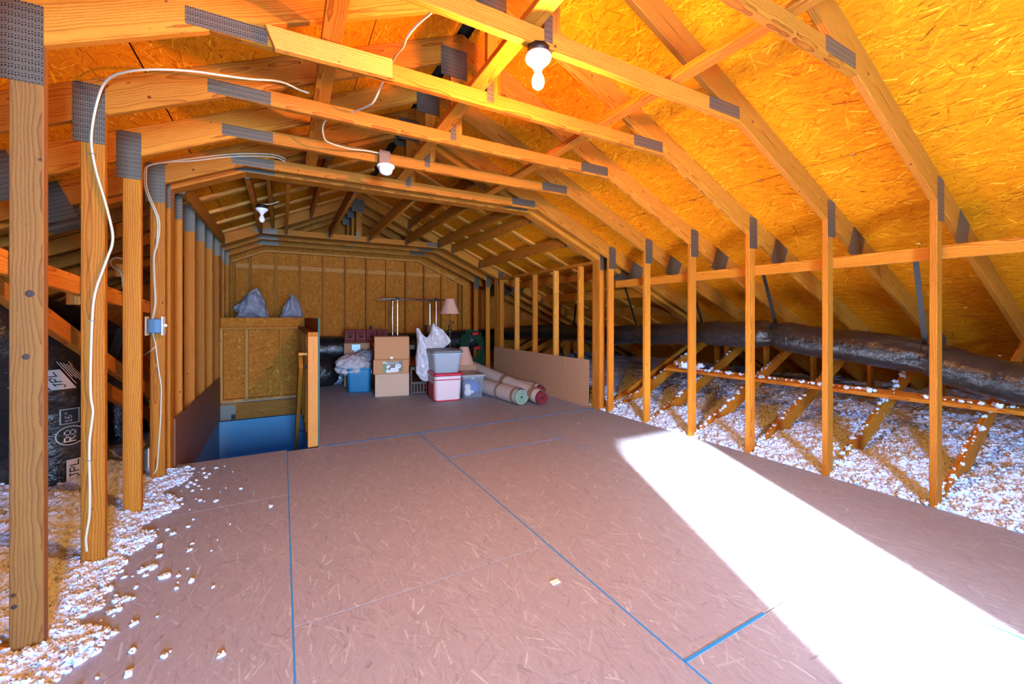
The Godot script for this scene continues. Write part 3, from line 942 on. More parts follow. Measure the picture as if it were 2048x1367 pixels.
func insulation() -> void:
	n1.seed = 31
	n1.frequency = 1.6
	n1.fractal_octaves = 2
	n2.seed = 32
	n2.frequency = 9.0
	n2.fractal_octaves = 2
	n3.seed = 33
	n3.frequency = 30.0
	n3.fractal_octaves = 2
	for side in [0, 1]:
		var rows := []
		var d := -0.4
		while d < 8.95:
			var row := PackedVector3Array()
			var t := 0.0
			while t <= 1.0001:
				var reach := 4.6 * pow(t, 2.3) + 0.25 * t
				var x := (3.69 + reach) if side else (edge_l(d) - reach)
				var y := heap(x, d, side)
				if t < 0.005:
					y = -0.03 if side else -0.01
				row.append(P(x, y, d))
				t += 1.0 / 190.0
			rows.append(row)
			d += 0.015 if d < 4.6 else 0.06
		var m := MB.new()
		m.grid(rows, false, Vector2(1, 1), side == 1)
		var o := part("loose_insulation", m.mesh(), M.fluff, self)
		o.set_meta("kind", "stuff")
		o.set_meta("label", "white loose-fill insulation heaped outside the %s" % ["left posts by the black ducts", "right posts below the long duct"][side])
		o.set_meta("category", "insulation")
	# flecks: a ragged tuft, copied
	var tm := MB.new()
	var rows := []
	for r in 7:
		var row := PackedVector3Array()
		for k in 9:
			var a := TAU * k / 9.0
			var p := PI * r / 6.0
			var q := Vector3(cos(a) * sin(p), cos(p) * 0.75, sin(a) * sin(p))
			row.append(q * (0.85 + 0.45 * n1.get_noise_3d(q.x * 0.8, q.y * 0.8, q.z * 0.8) + 0.8 * n2.get_noise_3d(q.x * .35, q.y * .35, q.z * .35)))
		rows.append(row)
	tm.grid(rows, true, Vector2(1, 1), true)
	var tuft := tm.mesh()
	var r := RandomNumberGenerator.new()
	r.seed = 77
	# along the floor edge and on the floor
	var xs := []
	for k in 5000:
		var d := r.randf_range(1.2, 4.6)
		var x := edge_l(d) + 0.01 - absf(r.randfn(0, 0.45))
		xs.append([P(x, heap(x, d, 0) - 0.002, d), r.randf_range(0.005, 0.013)])
	for k in 900:
		var d := r.randf_range(1.0, 4.2)
		xs.append([P(edge_l(d) + r.randfn(0.0, 0.018), 0.003, d), r.randf_range(0.005, 0.016)])
	for k in 90:
		xs.append([P(-0.66 + absf(r.randfn(0, 0.22)), 0.002, r.randf_range(1.2, 4.2)), r.randf_range(0.003, 0.014)])
	for q in [[300, 1138], [330, 1155], [283, 1094], [216, 1180], [228, 1202], [246, 1200], [196, 1215], [225, 1222]]:
		var c := ground(q[0], q[1])
		for k in 7:
			xs.append([c + Vector3(r.randfn(0, 0.012), 0.003, r.randfn(0, 0.012)), r.randf_range(0.006, 0.016)])
	scatter("floor_fluff", tuft, xs, r, "white crumbs of insulation spilt along the left edge of the floor")
	xs = []
	for k in 12000:
		var d := r.randf_range(0.2, 4.9)
		var x := 3.69 + absf(r.randfn(0, 0.9))
		xs.append([P(x, heap(x, d, 1) - 0.003, d), r.randf_range(0.007, 0.02)])
	for kk in 6:
		for k in 60:
			var t := pow(r.randf(), 1.6) * 0.75
			xs.append([P(lerpf(XR + 0.09, 5.9, t) - 0.015, lerpf(-0.02, 0.98, t) + 0.043, dk(kk) + 0.019 + r.randf_range(-0.02, 0.02)), 0.004 + 0.018 * pow(r.randf(), 2.2)])
	for k in 170:
		var d := r.randf_range(0.5, 3.7)
		xs.append([P(lerpf(4.56, 4.44, d / 3.7) + r.randf_range(-0.03, 0.03), 0.590 + r.randf_range(0, 0.006), d), 0.004 + 0.018 * pow(r.randf(), 3.0)])
	for k in 40:
		xs.append([P(4.45 + r.randfn(0, 0.04), 0.61 + absf(r.randfn(0, 0.02)), 3.42 + r.randfn(0, 0.06)), r.randf_range(0.02, 0.04)])
	scatter("web_fluff", tuft, xs, r, "white tufts of insulation caught on the webs and brace below the duct")

func scatter(called: String, mesh: Mesh, spots: Array, r: RandomNumberGenerator, label: String) -> void:
	var mm := MultiMesh.new()
	mm.transform_format = MultiMesh.TRANSFORM_3D
	mm.mesh = mesh
	mm.instance_count = spots.size()
	for k in spots.size():
		var b := Basis(Vector3.UP, r.randf() * TAU) * Basis(Vector3.RIGHT, r.randfn(0, 0.4))
		mm.set_instance_transform(k, Transform3D(b.scaled(Vector3.ONE * spots[k][1] * 1.3), spots[k][0]))
	var o := MultiMeshInstance3D.new()
	o.name = numbered(called)
	o.multimesh = mm
	o.material_override = M.fluff
	add_child(o)
	o.set_meta("kind", "stuff")
	o.set_meta("label", label)
	o.set_meta("category", "insulation")

# where a pixel of the photograph meets the plane y, or the plane d
func ray(x: float, y: float) -> Vector3:
	var u := (x - 1024.0) / FOCAL
	return Vector3(u * cos(CAM_YAW) + sin(CAM_YAW), -(y - 633.4) / FOCAL, cos(CAM_YAW) - u * sin(CAM_YAW))

func ground(x: float, y: float, h := 0.0) -> Vector3:
	var q := ray(x, y)
	var t := (h - CAM_H) / q.y
	return P(q.x * t, h, q.z * t)

func at_d(x: float, y: float, d: float) -> Vector3:
	var q := ray(x, y)
	var t := d / q.z
	return P(q.x * t, CAM_H + q.y * t, d)

# ------------------------------------------------------------------ ducts
func duct_mesh(pts: Array, rad: float, pinch: Array, seedn: int) -> Mesh:
	var path := smooth(pts, 26)
	var nz := FastNoiseLite.new()
	nz.seed = seedn
	nz.frequency = 1.0
	var last := path.size() - 1
	var m := MB.new()
	add_tube(m, path, func(t, a):
		var q: Vector3 = path[int(round(t * last))]
		var r := rad
		var near := 0.0
		for p in pinch:
			var s := absf(q.z + p) if pinch.size() and absf(p) < 50 else 9.0
			near = maxf(near, exp(-s * s / 0.006))
		r *= 1.0 - 0.20 * near
		var fold := 0.0
		for p in pinch:
			if absf(p) < 50:
				fold = maxf(fold, exp(-(q.z + p) * (q.z + p) / 0.03))
		r += 0.007 * fold * sin(a * 17.0 + 5.0 * sin(a * 3.0)) + 0.006 * near * sin(a * 7.0) + 0.008 * nz.get_noise_3d(q.x * 5.0 + cos(a) * 1.2, q.y * 5.0 + sin(a) * 1.2, q.z * 5.0) + 0.004 * nz.get_noise_3d(cos(a) * 5.0, sin(a) * 5.0, q.z * 16.0)
		return r, 40, Vector2(1, 1))
	return m.mesh()

func strap(a: Vector3, b: Vector3, w: Vector3, label: String) -> void:
	var o := thing("duct_strap", label, "strap", b)
	var n := (b - a).cross(w).normalized() * 0.003
	part("hanging_strap", board(a - b, Vector3.ZERO, w, n, 0.0), M.strap, o)
	part("strap_loop", tube([Vector3(-0.13, -0.14, 0), Vector3(-0.07, -0.03, 0), Vector3(0, 0.0, 0), Vector3(0.07, -0.03, 0), Vector3(0.13, -0.14, 0)], 0.006, 6), M.strap, o)

func ducts() -> void:
	var o := thing("flexible_duct", "long black plastic-wrapped flexible duct hung along the right eave", "duct")
	var pts := [P(4.5, 0.60, -0.6), P(4.5, 0.72, 0.5), P(4.5, 0.80, 0.95), P(4.5, 0.91, 1.30), P(4.5, 0.965, 1.7), P(4.5, 1.0, 2.1), P(4.5, 1.055, 2.45), P(4.5, 1.035, 2.8), P(4.5, 1.04, 3.3), P(4.5, 1.0, 3.9), P(4.5, 0.98, 4.4), P(4.5, 0.93, 5.0), P(4.55, 0.95, 5.7), P(4.6, 0.93, 7.0), P(4.5, 0.85, 8.3)]
	part("duct_sleeve", duct_mesh(pts, 0.145, [1.27, 2.42, 3.28, 4.35], 2), M.duct, o)
	var spots := [[1.27, 0.905, 0, "black strap holding up the long duct behind the first post from the right"], [2.42, 1.055, 2, "black strap with a forked end holding up the long duct behind the third post"], [3.28, 1.04, 3, "black strap holding up the long duct at the fourth post from the right"], [4.35, 0.98, 5, "black strap holding up the long duct at the end of the row of posts"]]
	for q in spots:
		var a := P(4.22, under_r(4.22), q[0] - 0.02)
		strap(a, P(4.5, q[1] + 0.13, q[0]), P(0.0, 0, 0.035), q[3])
	strap(P(4.6, 1.45, 5.9), P(4.56, 1.06, 5.9), Vector3(0.04, 0, 0), "black strap holding the duct behind the stud wall, in the second gap")
	strap(P(4.6, 1.5, 7.3), P(4.58, 1.05, 7.3), Vector3(0.04, 0, 0), "black strap holding the duct behind the stud wall, in the far gap")
	# along the back wall
	o = thing("flexible_duct", "black plastic-wrapped duct lying along the back wall behind the stored boxes", "duct")
	part("duct_sleeve", duct_mesh([P(-0.4, 0.5, 8.5), P(0.3, 0.62, 8.52), P(1.0, 0.62, 8.5), P(1.8, 0.66, 8.5), P(2.6, 0.66, 8.5), P(3.5, 0.70, 8.5), P(4.3, 0.72, 8.45)], 0.25, [99.0], 4), M.duct, o)
	for k in 3:
		part("support_strap", box(P(0.42 + 1.15 * k, 0.3, 8.76), P(0.47 + 1.15 * k, 1.05, 8.80), 0.002), M.strap, o)
	# trash bags below it
	solo("trash_bag", blob(Vector3(0.27, 0.27, 0.2), 0.12, 66, 6.0), M.duct, "black plastic bag on the floor left of the blue bin, nearest the stairwell", "bag", P(0.62, 0.248, 8.02))
	# the fat duct on the left with its printing
	o = thing("flexible_duct", "fat black insulated duct with white printing behind the first left posts", "duct")
	var lp := [P(-1.50, -0.12, 4.35), P(-1.50, 0.4, 4.35), P(-1.53, 0.75, 4.3), P(-1.68, 1.05, 4.15), P(-1.95, 1.20, 3.9), P(-2.4, 1.17, 3.6), P(-2.9, 0.9, 3.3)]
	part("duct_sleeve", duct_mesh(lp, 0.30, [99.0], 8), M.duct, o)
	var ink := Color(0.72, 0.72, 0.72)
	var word := Image.create(128, 96, false, Image.FORMAT_RGBA8)
	word.fill(ink)
	write(word, "JPL", 12, 22, 6, Color(0.05, 0.05, 0.05))
	word.rotate_90(COUNTERCLOCKWISE)
	var lay := Image.create(256, 256, false, Image.FORMAT_RGBA8)
	lay.fill(Color(ink, 0))
	lay.blit_rect(word, Rect2i(0, 0, 96, 128), Vector2i(10, 90))
	for k in 11:
		lay.fill_rect(Rect2i(118 + k * 11, 40 + (k * 37) % 30, 4, 150 - (k * 53) % 60), ink)
	print_patch(o, lay, [140, 748], [84, 80], Vector3(-1.575, 0, -4.25), Vector2(-0.45, 0.45))
	lay = Image.create(256, 128, false, Image.FORMAT_RGBA8)
	lay.fill(Color(ink, 0))
	for y in 128:
		for x in 128:
			var q := Vector2(x - 64, y - 64).length()
			if q > 56 and q < 62:
				lay.set_pixel(x, y, ink)
	write(lay, "R8", 24, 36, 7, ink)
	lay.fill_rect(Rect2i(140, 20, 96, 80), ink)
	lay.fill_rect(Rect2i(145, 25, 86, 70), Color(0.03, 0.03, 0.03))
	write(lay, "16\"", 150, 40, 4, ink)
	lay.rotate_90(COUNTERCLOCKWISE)
	print_patch(o, lay, [142, 850], [40, 80])
	lay = Image.create(128, 128, false, Image.FORMAT_RGBA8)
	lay.fill(Color(ink, 0))
	lay.fill_rect(Rect2i(4, 24, 116, 84), ink)
	write(lay, "JPL", 10, 36, 6, Color(0.05, 0.05, 0.05))
	lay.rotate_90(COUNTERCLOCKWISE)
	print_patch(o, lay, [152, 935], [38, 44])
	# straps behind the left posts
	solo("duct_strap", board(P(-1.6, 1.02, 4.0), P(-0.93, 1.16, 3.55), Vector3(0, 0.05, 0), P(0.02, 0, 0.03) * 0.1, 0.0), M.strap, "black strap running up across the fat duct behind the second left post", "strap")
	solo("duct_strap", board(P(-1.1, 0.6, 3.75), P(-0.875, 1.17, 3.44), Vector3(0.05, 0.02, 0), P(0, 0, 0.004), 0.0), M.strap, "black strap end bent round the third left post", "strap")
	o = thing("flexible_duct", "dark flexible duct in the shadow behind the third left post", "duct")
	part("duct_sleeve", duct_mesh([P(-1.35, 0.1, 5.2), P(-1.4, 0.6, 5.3), P(-1.6, 1.0, 5.5), P(-2.2, 1.2, 5.8), P(-2.9, 0.9, 6.0)], 0.22, [99.0], 9), M.duct, o)

# flat print laid on the duct facing the room, with its place and size given in the picture
func print_patch(o: Node3D, im: Image, px: Array, sz: Array, ax := Vector3(-1.50, 0, -4.35), lean := Vector2.ZERO) -> void:
	var m := MB.new()
	var rows := []
	var q := ray(px[0], px[1])
	# where that line of sight meets the upright cylinder of the sleeve
	var rr := 0.312
	var dir := Vector2(q.x, -q.z)
	var oc := Vector2(-ax.x, -ax.z)
	var b := oc.dot(dir)
	var disc := b * b - dir.length_squared() * (oc.length_squared() - rr * rr)
	var t := (-b - sqrt(maxf(disc, 0.0))) / dir.length_squared()
	var c := Vector3(q.x * t, CAM_H + q.y * t, -q.z * t)
	var ang := atan2(c.z - ax.z, c.x - ax.x)
	var h: float = sz[1] * t / FOCAL
	var wa: float = sz[0] * t / FOCAL / rr * 1.15
	for r in 7:
		var row := PackedVector3Array()
		for k in 9:
			var a := ang - wa * (k / 8.0 - 0.5)
			var dy := h * (0.5 - r / 6.0)
			row.append(Vector3(ax.x + lean.x * dy + cos(a) * rr, c.y + dy, ax.z + lean.y * dy + sin(a) * rr))
		rows.append(row)
	m.grid(rows, false, Vector2(1, 1))
	var mt := mat(Color(1, 1, 1), 0.5)
	mt.albedo_texture = ImageTexture.create_from_image(im)
	mt.transparency = BaseMaterial3D.TRANSPARENCY_ALPHA_SCISSOR
	mt.alpha_scissor_threshold = 0.5
	mt.texture_repeat = false
	part("printed_marking", m.mesh(), mt, o)

func blob(rad: Vector3, amp: float, sd: int, freq := 3.0, seg := 40) -> Mesh:
	var nz := FastNoiseLite.new()
	nz.seed = sd
	nz.frequency = 1.0
	nz.fractal_type = FastNoiseLite.FRACTAL_RIDGED
	nz.fractal_octaves = 2
	var m := MB.new()
	var rows := []
	for r in seg / 2 + 1:
		var row := PackedVector3Array()
		for k in seg:
			var a := TAU * k / seg
			var p := clampf(PI * r / (seg / 2), 0.01, PI - 0.01)
			var q := Vector3(cos(a) * sin(p), cos(p), sin(a) * sin(p))
			var s := 1.0 + amp * nz.get_noise_3d(q.x * freq * 0.3, q.y * freq * 0.3, q.z * freq * 0.3)
			var w := q * s * rad
			w.y = maxf(w.y, -rad.y * 0.9)
			row.append(w)
		rows.append(row)
	m.grid(rows, true, Vector2(1, 1), true)
	return m.mesh()

# ------------------------------------------------------------------ electrics
func electrics() -> void:
	lampholder(P(1.03, CY, 1.60), "lit bare bulb in a white porcelain holder under the second collar tie", true, 0.0)
	lampholder(P(0.72, CY - 0.012, 3.36), "white round lampholder without a bulb on a grey bracket, on the fourth collar tie", false, 1.0)
	lampholder(P(-0.20, 2.475, 5.35), "unlit white bulb in a holder on a black box over the stairwell", false, 2.0)
	var f := 2.80
	var p1 := []
	for q in [[618, 186, 2.79], [600, 180, 2.78], [560, 163, 2.74], [500, 158, 2.70], [440, 150, 2.66], [390, 143, 2.62], [330, 139, 2.60], [270, 141, 2.62], [228, 151, 2.68], [208, 168, 2.74], [197, 195, 2.78], [188, 232], [183, 270], [184, 300], [193, 345], [205, 385], [216, 425], [225, 465], [224, 490], [216, 512], [205, 542], [194, 572], [187, 605], [184, 650], [182, 709], [181, 760], [182, 795], [186, 821], [183, 850], [179, 885], [179, 930], [180, 980], [179, 1030], [174, 1062], [172, 1080], [174, 1102]]:
		p1.append(at_d(q[0], q[1], q[2] if q.size() > 2 else f - 0.004))
	var o := thing("cable", "single white cable curving along a rafter and down the second left post", "cable")
	part("sheath", tube(smooth(p1, 4), 0.0058, 8), M.cable, o)
	for q in [[205, 160], [184, 307], [184, 641], [179, 921]]:
		var s := at_d(q[0], q[1], f - 0.012)
		part("staple", box(s + Vector3(-0.014, -0.0015, -0.004), s + Vector3(0.014, 0.0015, 0.003), 0.0), M.steel, o)
	f = dk(5) - 0.004
	o = thing("cable", "pair of white cables along a rafter and down to the switch box post", "cable")
	for s in 2:
		var p2 := []
		for q in [[571, 318], [547, 309], [500, 307], [451, 309], [390, 316], [325, 325], [298, 331], [289, 340], [290, 375], [300, 402], [308, 420], [315, 441], [315, 467], [313, 490], [307, 512], [308, 562], [310, 600], [307, 625], [303, 640]]:
			var w := 1.0 if q[1] < 480 else 0.4
			p2.append(at_d(q[0] + s * 3.5 * w * (0.0 if q[1] < 335 else 1.0), q[1] + s * (5.0 if q[0] > 330 else 0.0), f - 0.004 * s))
		part("sheath", tube(smooth(p2, 4), 0.0052, 8), M.cable, o)
	var p3 := []
	for q in [[305.5, 663], [307, 672], [311.6, 690], [315, 721], [319, 750], [322.6, 774], [322, 810], [321, 840], [318, 885], [316, 915], [313, 938], [307, 948]]:
		p3.append(at_d(q[0], q[1], f))
	o = thing("cable", "white cable running from the switch box down the fourth left post", "cable")
	part("sheath", tube(smooth(p3, 4), 0.005, 8), M.cable, o)
	part("branch", tube(smooth([at_d(311.6, 692, f), at_d(300, 702, f), at_d(286, 711, f + 0.15)], 4), 0.004, 8), M.cable, o)
	var p4 := [at_d(862, 26, 1.72), at_d(836, 48, 1.8), at_d(814, 75, 1.9), at_d(806, 94, 2.0), at_d(790, 113, 2.2), at_d(778, 140, 2.36), at_d(765, 165, 2.4), at_d(748, 202, 2.5), at_d(731, 214, 2.62), at_d(690, 230, 2.9), at_d(655, 238, 3.0), at_d(646, 252, 3.05), at_d(647, 270, 3.12), at_d(656, 284, 3.2), at_d(697, 297, 3.32), at_d(731, 301, 3.36), at_d(757, 306, 3.37)]
	o = thing("cable", "white cable hanging over the collar ties between the lit bulb and the empty lampholder", "cable")
	part("sheath", tube(smooth(p4, 5), 0.0055, 8), M.cable, o)
	o = thing("cable", "short white cable looping to the unlit bulb over the stairwell", "cable")
	part("sheath", tube(smooth([at_d(558, 403, 5.5), at_d(540, 408, 5.45), at_d(517, 409, 5.4), at_d(524, 415, 5.36), at_d(527, 421, 5.36)], 5), 0.006, 8), M.cable, o)
	o = thing("cable", "thin white cable looped behind the third left post", "cable")
	part("sheath", tube(smooth([at_d(250, 519, 3.5), at_d(232, 515, 3.5), at_d(221, 522, 3.5), at_d(226, 534, 3.5), at_d(242, 545, 3.5), at_d(246, 575, 3.5)], 5), 0.004, 8), M.cable, o)
	# switch box
	o = thing("switch_box", "blue-grey electrical box with white plates on both sides on the fourth left post", "switch box", P(-0.83, 1.165, dk(5)))
	part("box_body", box(P(-0.042, -0.052, -0.075), P(0.042, 0.052, -0.002), 0.005), M.boxblue, o)
	part("box_seam", box(P(-0.004, -0.056, -0.078), P(0.004, 0.056, -0.004), 0.002), M.boxblue, o)
	part("cover_plate", box(P(-0.052, -0.07, -0.09), P(-0.043, 0.07, -0.001), 0.003), M.white, o)
	var cp := part("cover_plate", box(P(0.043, -0.07, -0.09), P(0.052, 0.07, -0.001), 0.003), M.white, o)
	part("toggle", box(P(0.052, -0.006, -0.05), P(0.07, 0.012, -0.04), 0.002), M.white, cp)
	o = thing("switch_box", "small white outlet box low between the third and fourth left posts", "outlet", at_d(294, 915, dk(5) + 0.02))
	part("box_body", box(Vector3(-0.03, -0.07, -0.03), Vector3(0.01, 0.07, 0.03), 0.004), M.boxblue, o)
	part("cover_plate", box(Vector3(0.01, -0.075, -0.035), Vector3(0.018, 0.075, 0.035), 0.003), M.white, o)

func lampholder(at: Vector3, label: String, lit: bool, style: float) -> void:
	var o := thing("lampholder", label, "light fixture", at)
	if style == 1.0:
		part("bracket", box(Vector3(-0.055, -0.05, -0.002), Vector3(0.03, 0.085, 0.03), 0.002), M.steel, o)
		part("holder", lathe([Vector2(0.002, -0.02), Vector2(0.068, -0.02), Vector2(0.070, -0.035), Vector2(0.066, -0.042), Vector2(0.055, -0.046), Vector2(0.053, -0.065), Vector2(0.045, -0.085), Vector2(0.025, -0.098), Vector2(0.002, -0.10)]), M.porcelain, o)
		return
	part("junction_box", lathe([Vector2(0.002, 0.0), Vector2(0.052, 0.0), Vector2(0.054, -0.04), Vector2(0.002, -0.041)], 8), M.black, o)
	var hd := part("holder", lathe([Vector2(0.002, -0.036), Vector2(0.060, -0.038), Vector2(0.062, -0.05), Vector2(0.056, -0.062), Vector2(0.04, -0.078), Vector2(0.025, -0.088), Vector2(0.02, -0.105), Vector2(0.002, -0.106)]), M.porcelain, o)
	var b := part("bulb", lathe([Vector2(0.012, -0.10), Vector2(0.014, -0.115), Vector2(0.022, -0.13), Vector2(0.029, -0.15), Vector2(0.030, -0.165), Vector2(0.024, -0.183), Vector2(0.012, -0.193), Vector2(0.001, -0.195)]), M.bulb_on if lit else M.bulb_off, hd)
	if lit:
		var l := OmniLight3D.new()
		l.name = "bulb_light"
		o.add_child(l)
		l.position = Vector3(0, -0.158, 0)
		l.light_color = Color(1.0, 0.66, 0.28)
		l.light_energy = 4.4
		l.light_size = 0.028
		l.omni_range = 14.0
		l.omni_attenuation = 2.0
		l.shadow_enabled = true

# ------------------------------------------------------------------ stored things
func rot_thing(called: String, label: String, cat: String, at: Vector3, yaw: float, group := "") -> Node3D:
	var o := thing(called, label, cat, at, group)
	o.rotation.y = yaw
	return o

func carton(at: Vector3, yaw: float, s: Vector3, m: Material, label: String, group := "") -> Node3D:
	var o := rot_thing("cardboard_box", label, "cardboard box", at, yaw, group)
	part("carton", box(Vector3(0, 0, -s.z), Vector3(s.x, s.y, 0), 0.006), m, o)
	for k in 2:
		part("flap", box(Vector3(0.004, s.y, -s.z * (0.995 - 0.5 * k)), Vector3(s.x - 0.004, s.y + 0.005, -s.z * (0.505 - 0.5 * k)), 0.001), m, o)
	part("tape", box(Vector3(0.0, s.y + 0.005, -s.z * 0.54), Vector3(s.x, s.y + 0.0062, -s.z * 0.46), 0.0), M.tape, o)
	return o

func tub(o: Node3D, called: String, bw: Vector2, tw: Vector2, h: float, m: Material, rim: Material, ridge := true) -> void:
	# a rounded, flaring container standing on y = 0, centred
	var b := MB.new()
	var rows := []
	var prof := [[0.0, 0.004, 0.0], [0.0, 0.006, 0.92], [0.02, 0.0, 1.0], [0.5, 0.0, 1.0], [0.93, 0.0, 1.0], [0.935, 0.0, 1.0], [0.995, 0.0, 1.0]]
	for q in [[0.002, 0.3], [0.002, 0.97], [0.03, 1.0], [0.3, 1.0], [0.6, 1.0], [1.0, 1.0]]:
		var row := PackedVector3Array()
		var w: float = lerpf(bw.x, tw.x, q[0]) * q[1]
		var dd: float = lerpf(bw.y, tw.y, q[0]) * q[1]
		for k in 32:
			row.append(rounded(w, dd, k) + Vector3(0, h * q[0], 0))
		rows.append(row)
	for q in [[1.0, 0.97], [0.05, 0.95]]:
		var row := PackedVector3Array()
		for k in 32:
			row.append(rounded(lerpf(bw.x, tw.x, q[0]) * q[1], lerpf(bw.y, tw.y, q[0]) * q[1], k) + Vector3(0, h * q[0], 0))
		rows.append(row)
	b.grid(rows, true, Vector2(1, 1))
	part(called, b.mesh(), m, o)
	if ridge:
		part("rim", ring(tw * 1.035, h - 0.03, h), rim, o)

func rounded(w: float, d: float, k: int) -> Vector3:
	var r := minf(w, d) * 0.14
	var c := k / 8
	var a := (c * 8 + (k % 8) * 8.0 / 7.0) / 32.0 * TAU
	var sx := [1, -1, -1, 1][c] as int
	var sz := [1, 1, -1, -1][c] as int
	return Vector3(sx * (w / 2 - r) + cos(a) * r, 0, sz * (d / 2 - r) + sin(a) * r)

func ring(s: Vector2, y0: float, y1: float) -> Mesh:
	var b := MB.new()
	var rows := []
	for q in [[0.94, y0], [1.0, y0], [1.0, y1], [0.94, y1], [0.94, y0]]:
		var row := PackedVector3Array()
		for k in 32:
			row.append(rounded(s.x * q[0], s.y * q[0], k) + Vector3(0, q[1], 0))
		rows.append(row)
	b.grid(rows, true, Vector2(1, 1))
	return b.mesh()

func lid(s: Vector2, y: float, th := 0.03) -> Mesh:
	var b := MB.new()
	var rows := []
	for q in [[0.97, 0.0], [1.03, 0.0], [1.05, 0.3], [1.04, 0.75], [0.97, 1.0], [0.9, 1.0], [0.86, 0.72], [0.4, 0.75], [0.01, 0.76]]:
		var row := PackedVector3Array()
		for k in 32:
			row.append(rounded(s.x * q[0], s.y * q[0], k) + Vector3(0, y + th * q[1], 0))
		rows.append(row)
	b.grid(rows, true, Vector2(1, 1))
	return b.mesh()

# a swelling shape whose outline is given in its own plane (x, y); fat is its half thickness
func puffed(outline: Array, c: Vector2, fat: float, sd: int, wrinkle := 0.35) -> Mesh:
	var nz := FastNoiseLite.new()
	nz.seed = sd
	nz.frequency = 1.0
	nz.fractal_type = FastNoiseLite.FRACTAL_RIDGED
	nz.fractal_octaves = 2
	var pts := []
	var cv := Curve2D.new()
	for q: Vector2 in outline:
		cv.add_point(q)
	cv.add_point(outline[0])
	var seg := 64
	var lenn := cv.get_baked_length()
	for k in seg:
		pts.append(cv.sample_baked(lenn * k / seg))
	var b := MB.new()
	var rows := []
	for r in 25:
		var t := float(r) / 24.0
		var f := sin(t * PI)
		var z := cos(t * PI)
		var row := PackedVector3Array()
		for k in seg:
			var q: Vector2 = c + (pts[k] - c) * maxf(f, 0.01)
			var w := wrinkle * fat * nz.get_noise_3d(q.x * 7.0, q.y * 3.0, z * 1.5) * (0.3 + 0.7 * f)
			row.append(Vector3(q.x, q.y, z * fat * (1.0 - 0.25 * f) + w * signf(z + 0.001)))
		rows.append(row)
	b.grid(rows, true, Vector2(1, 1), true)
	return b.mesh()

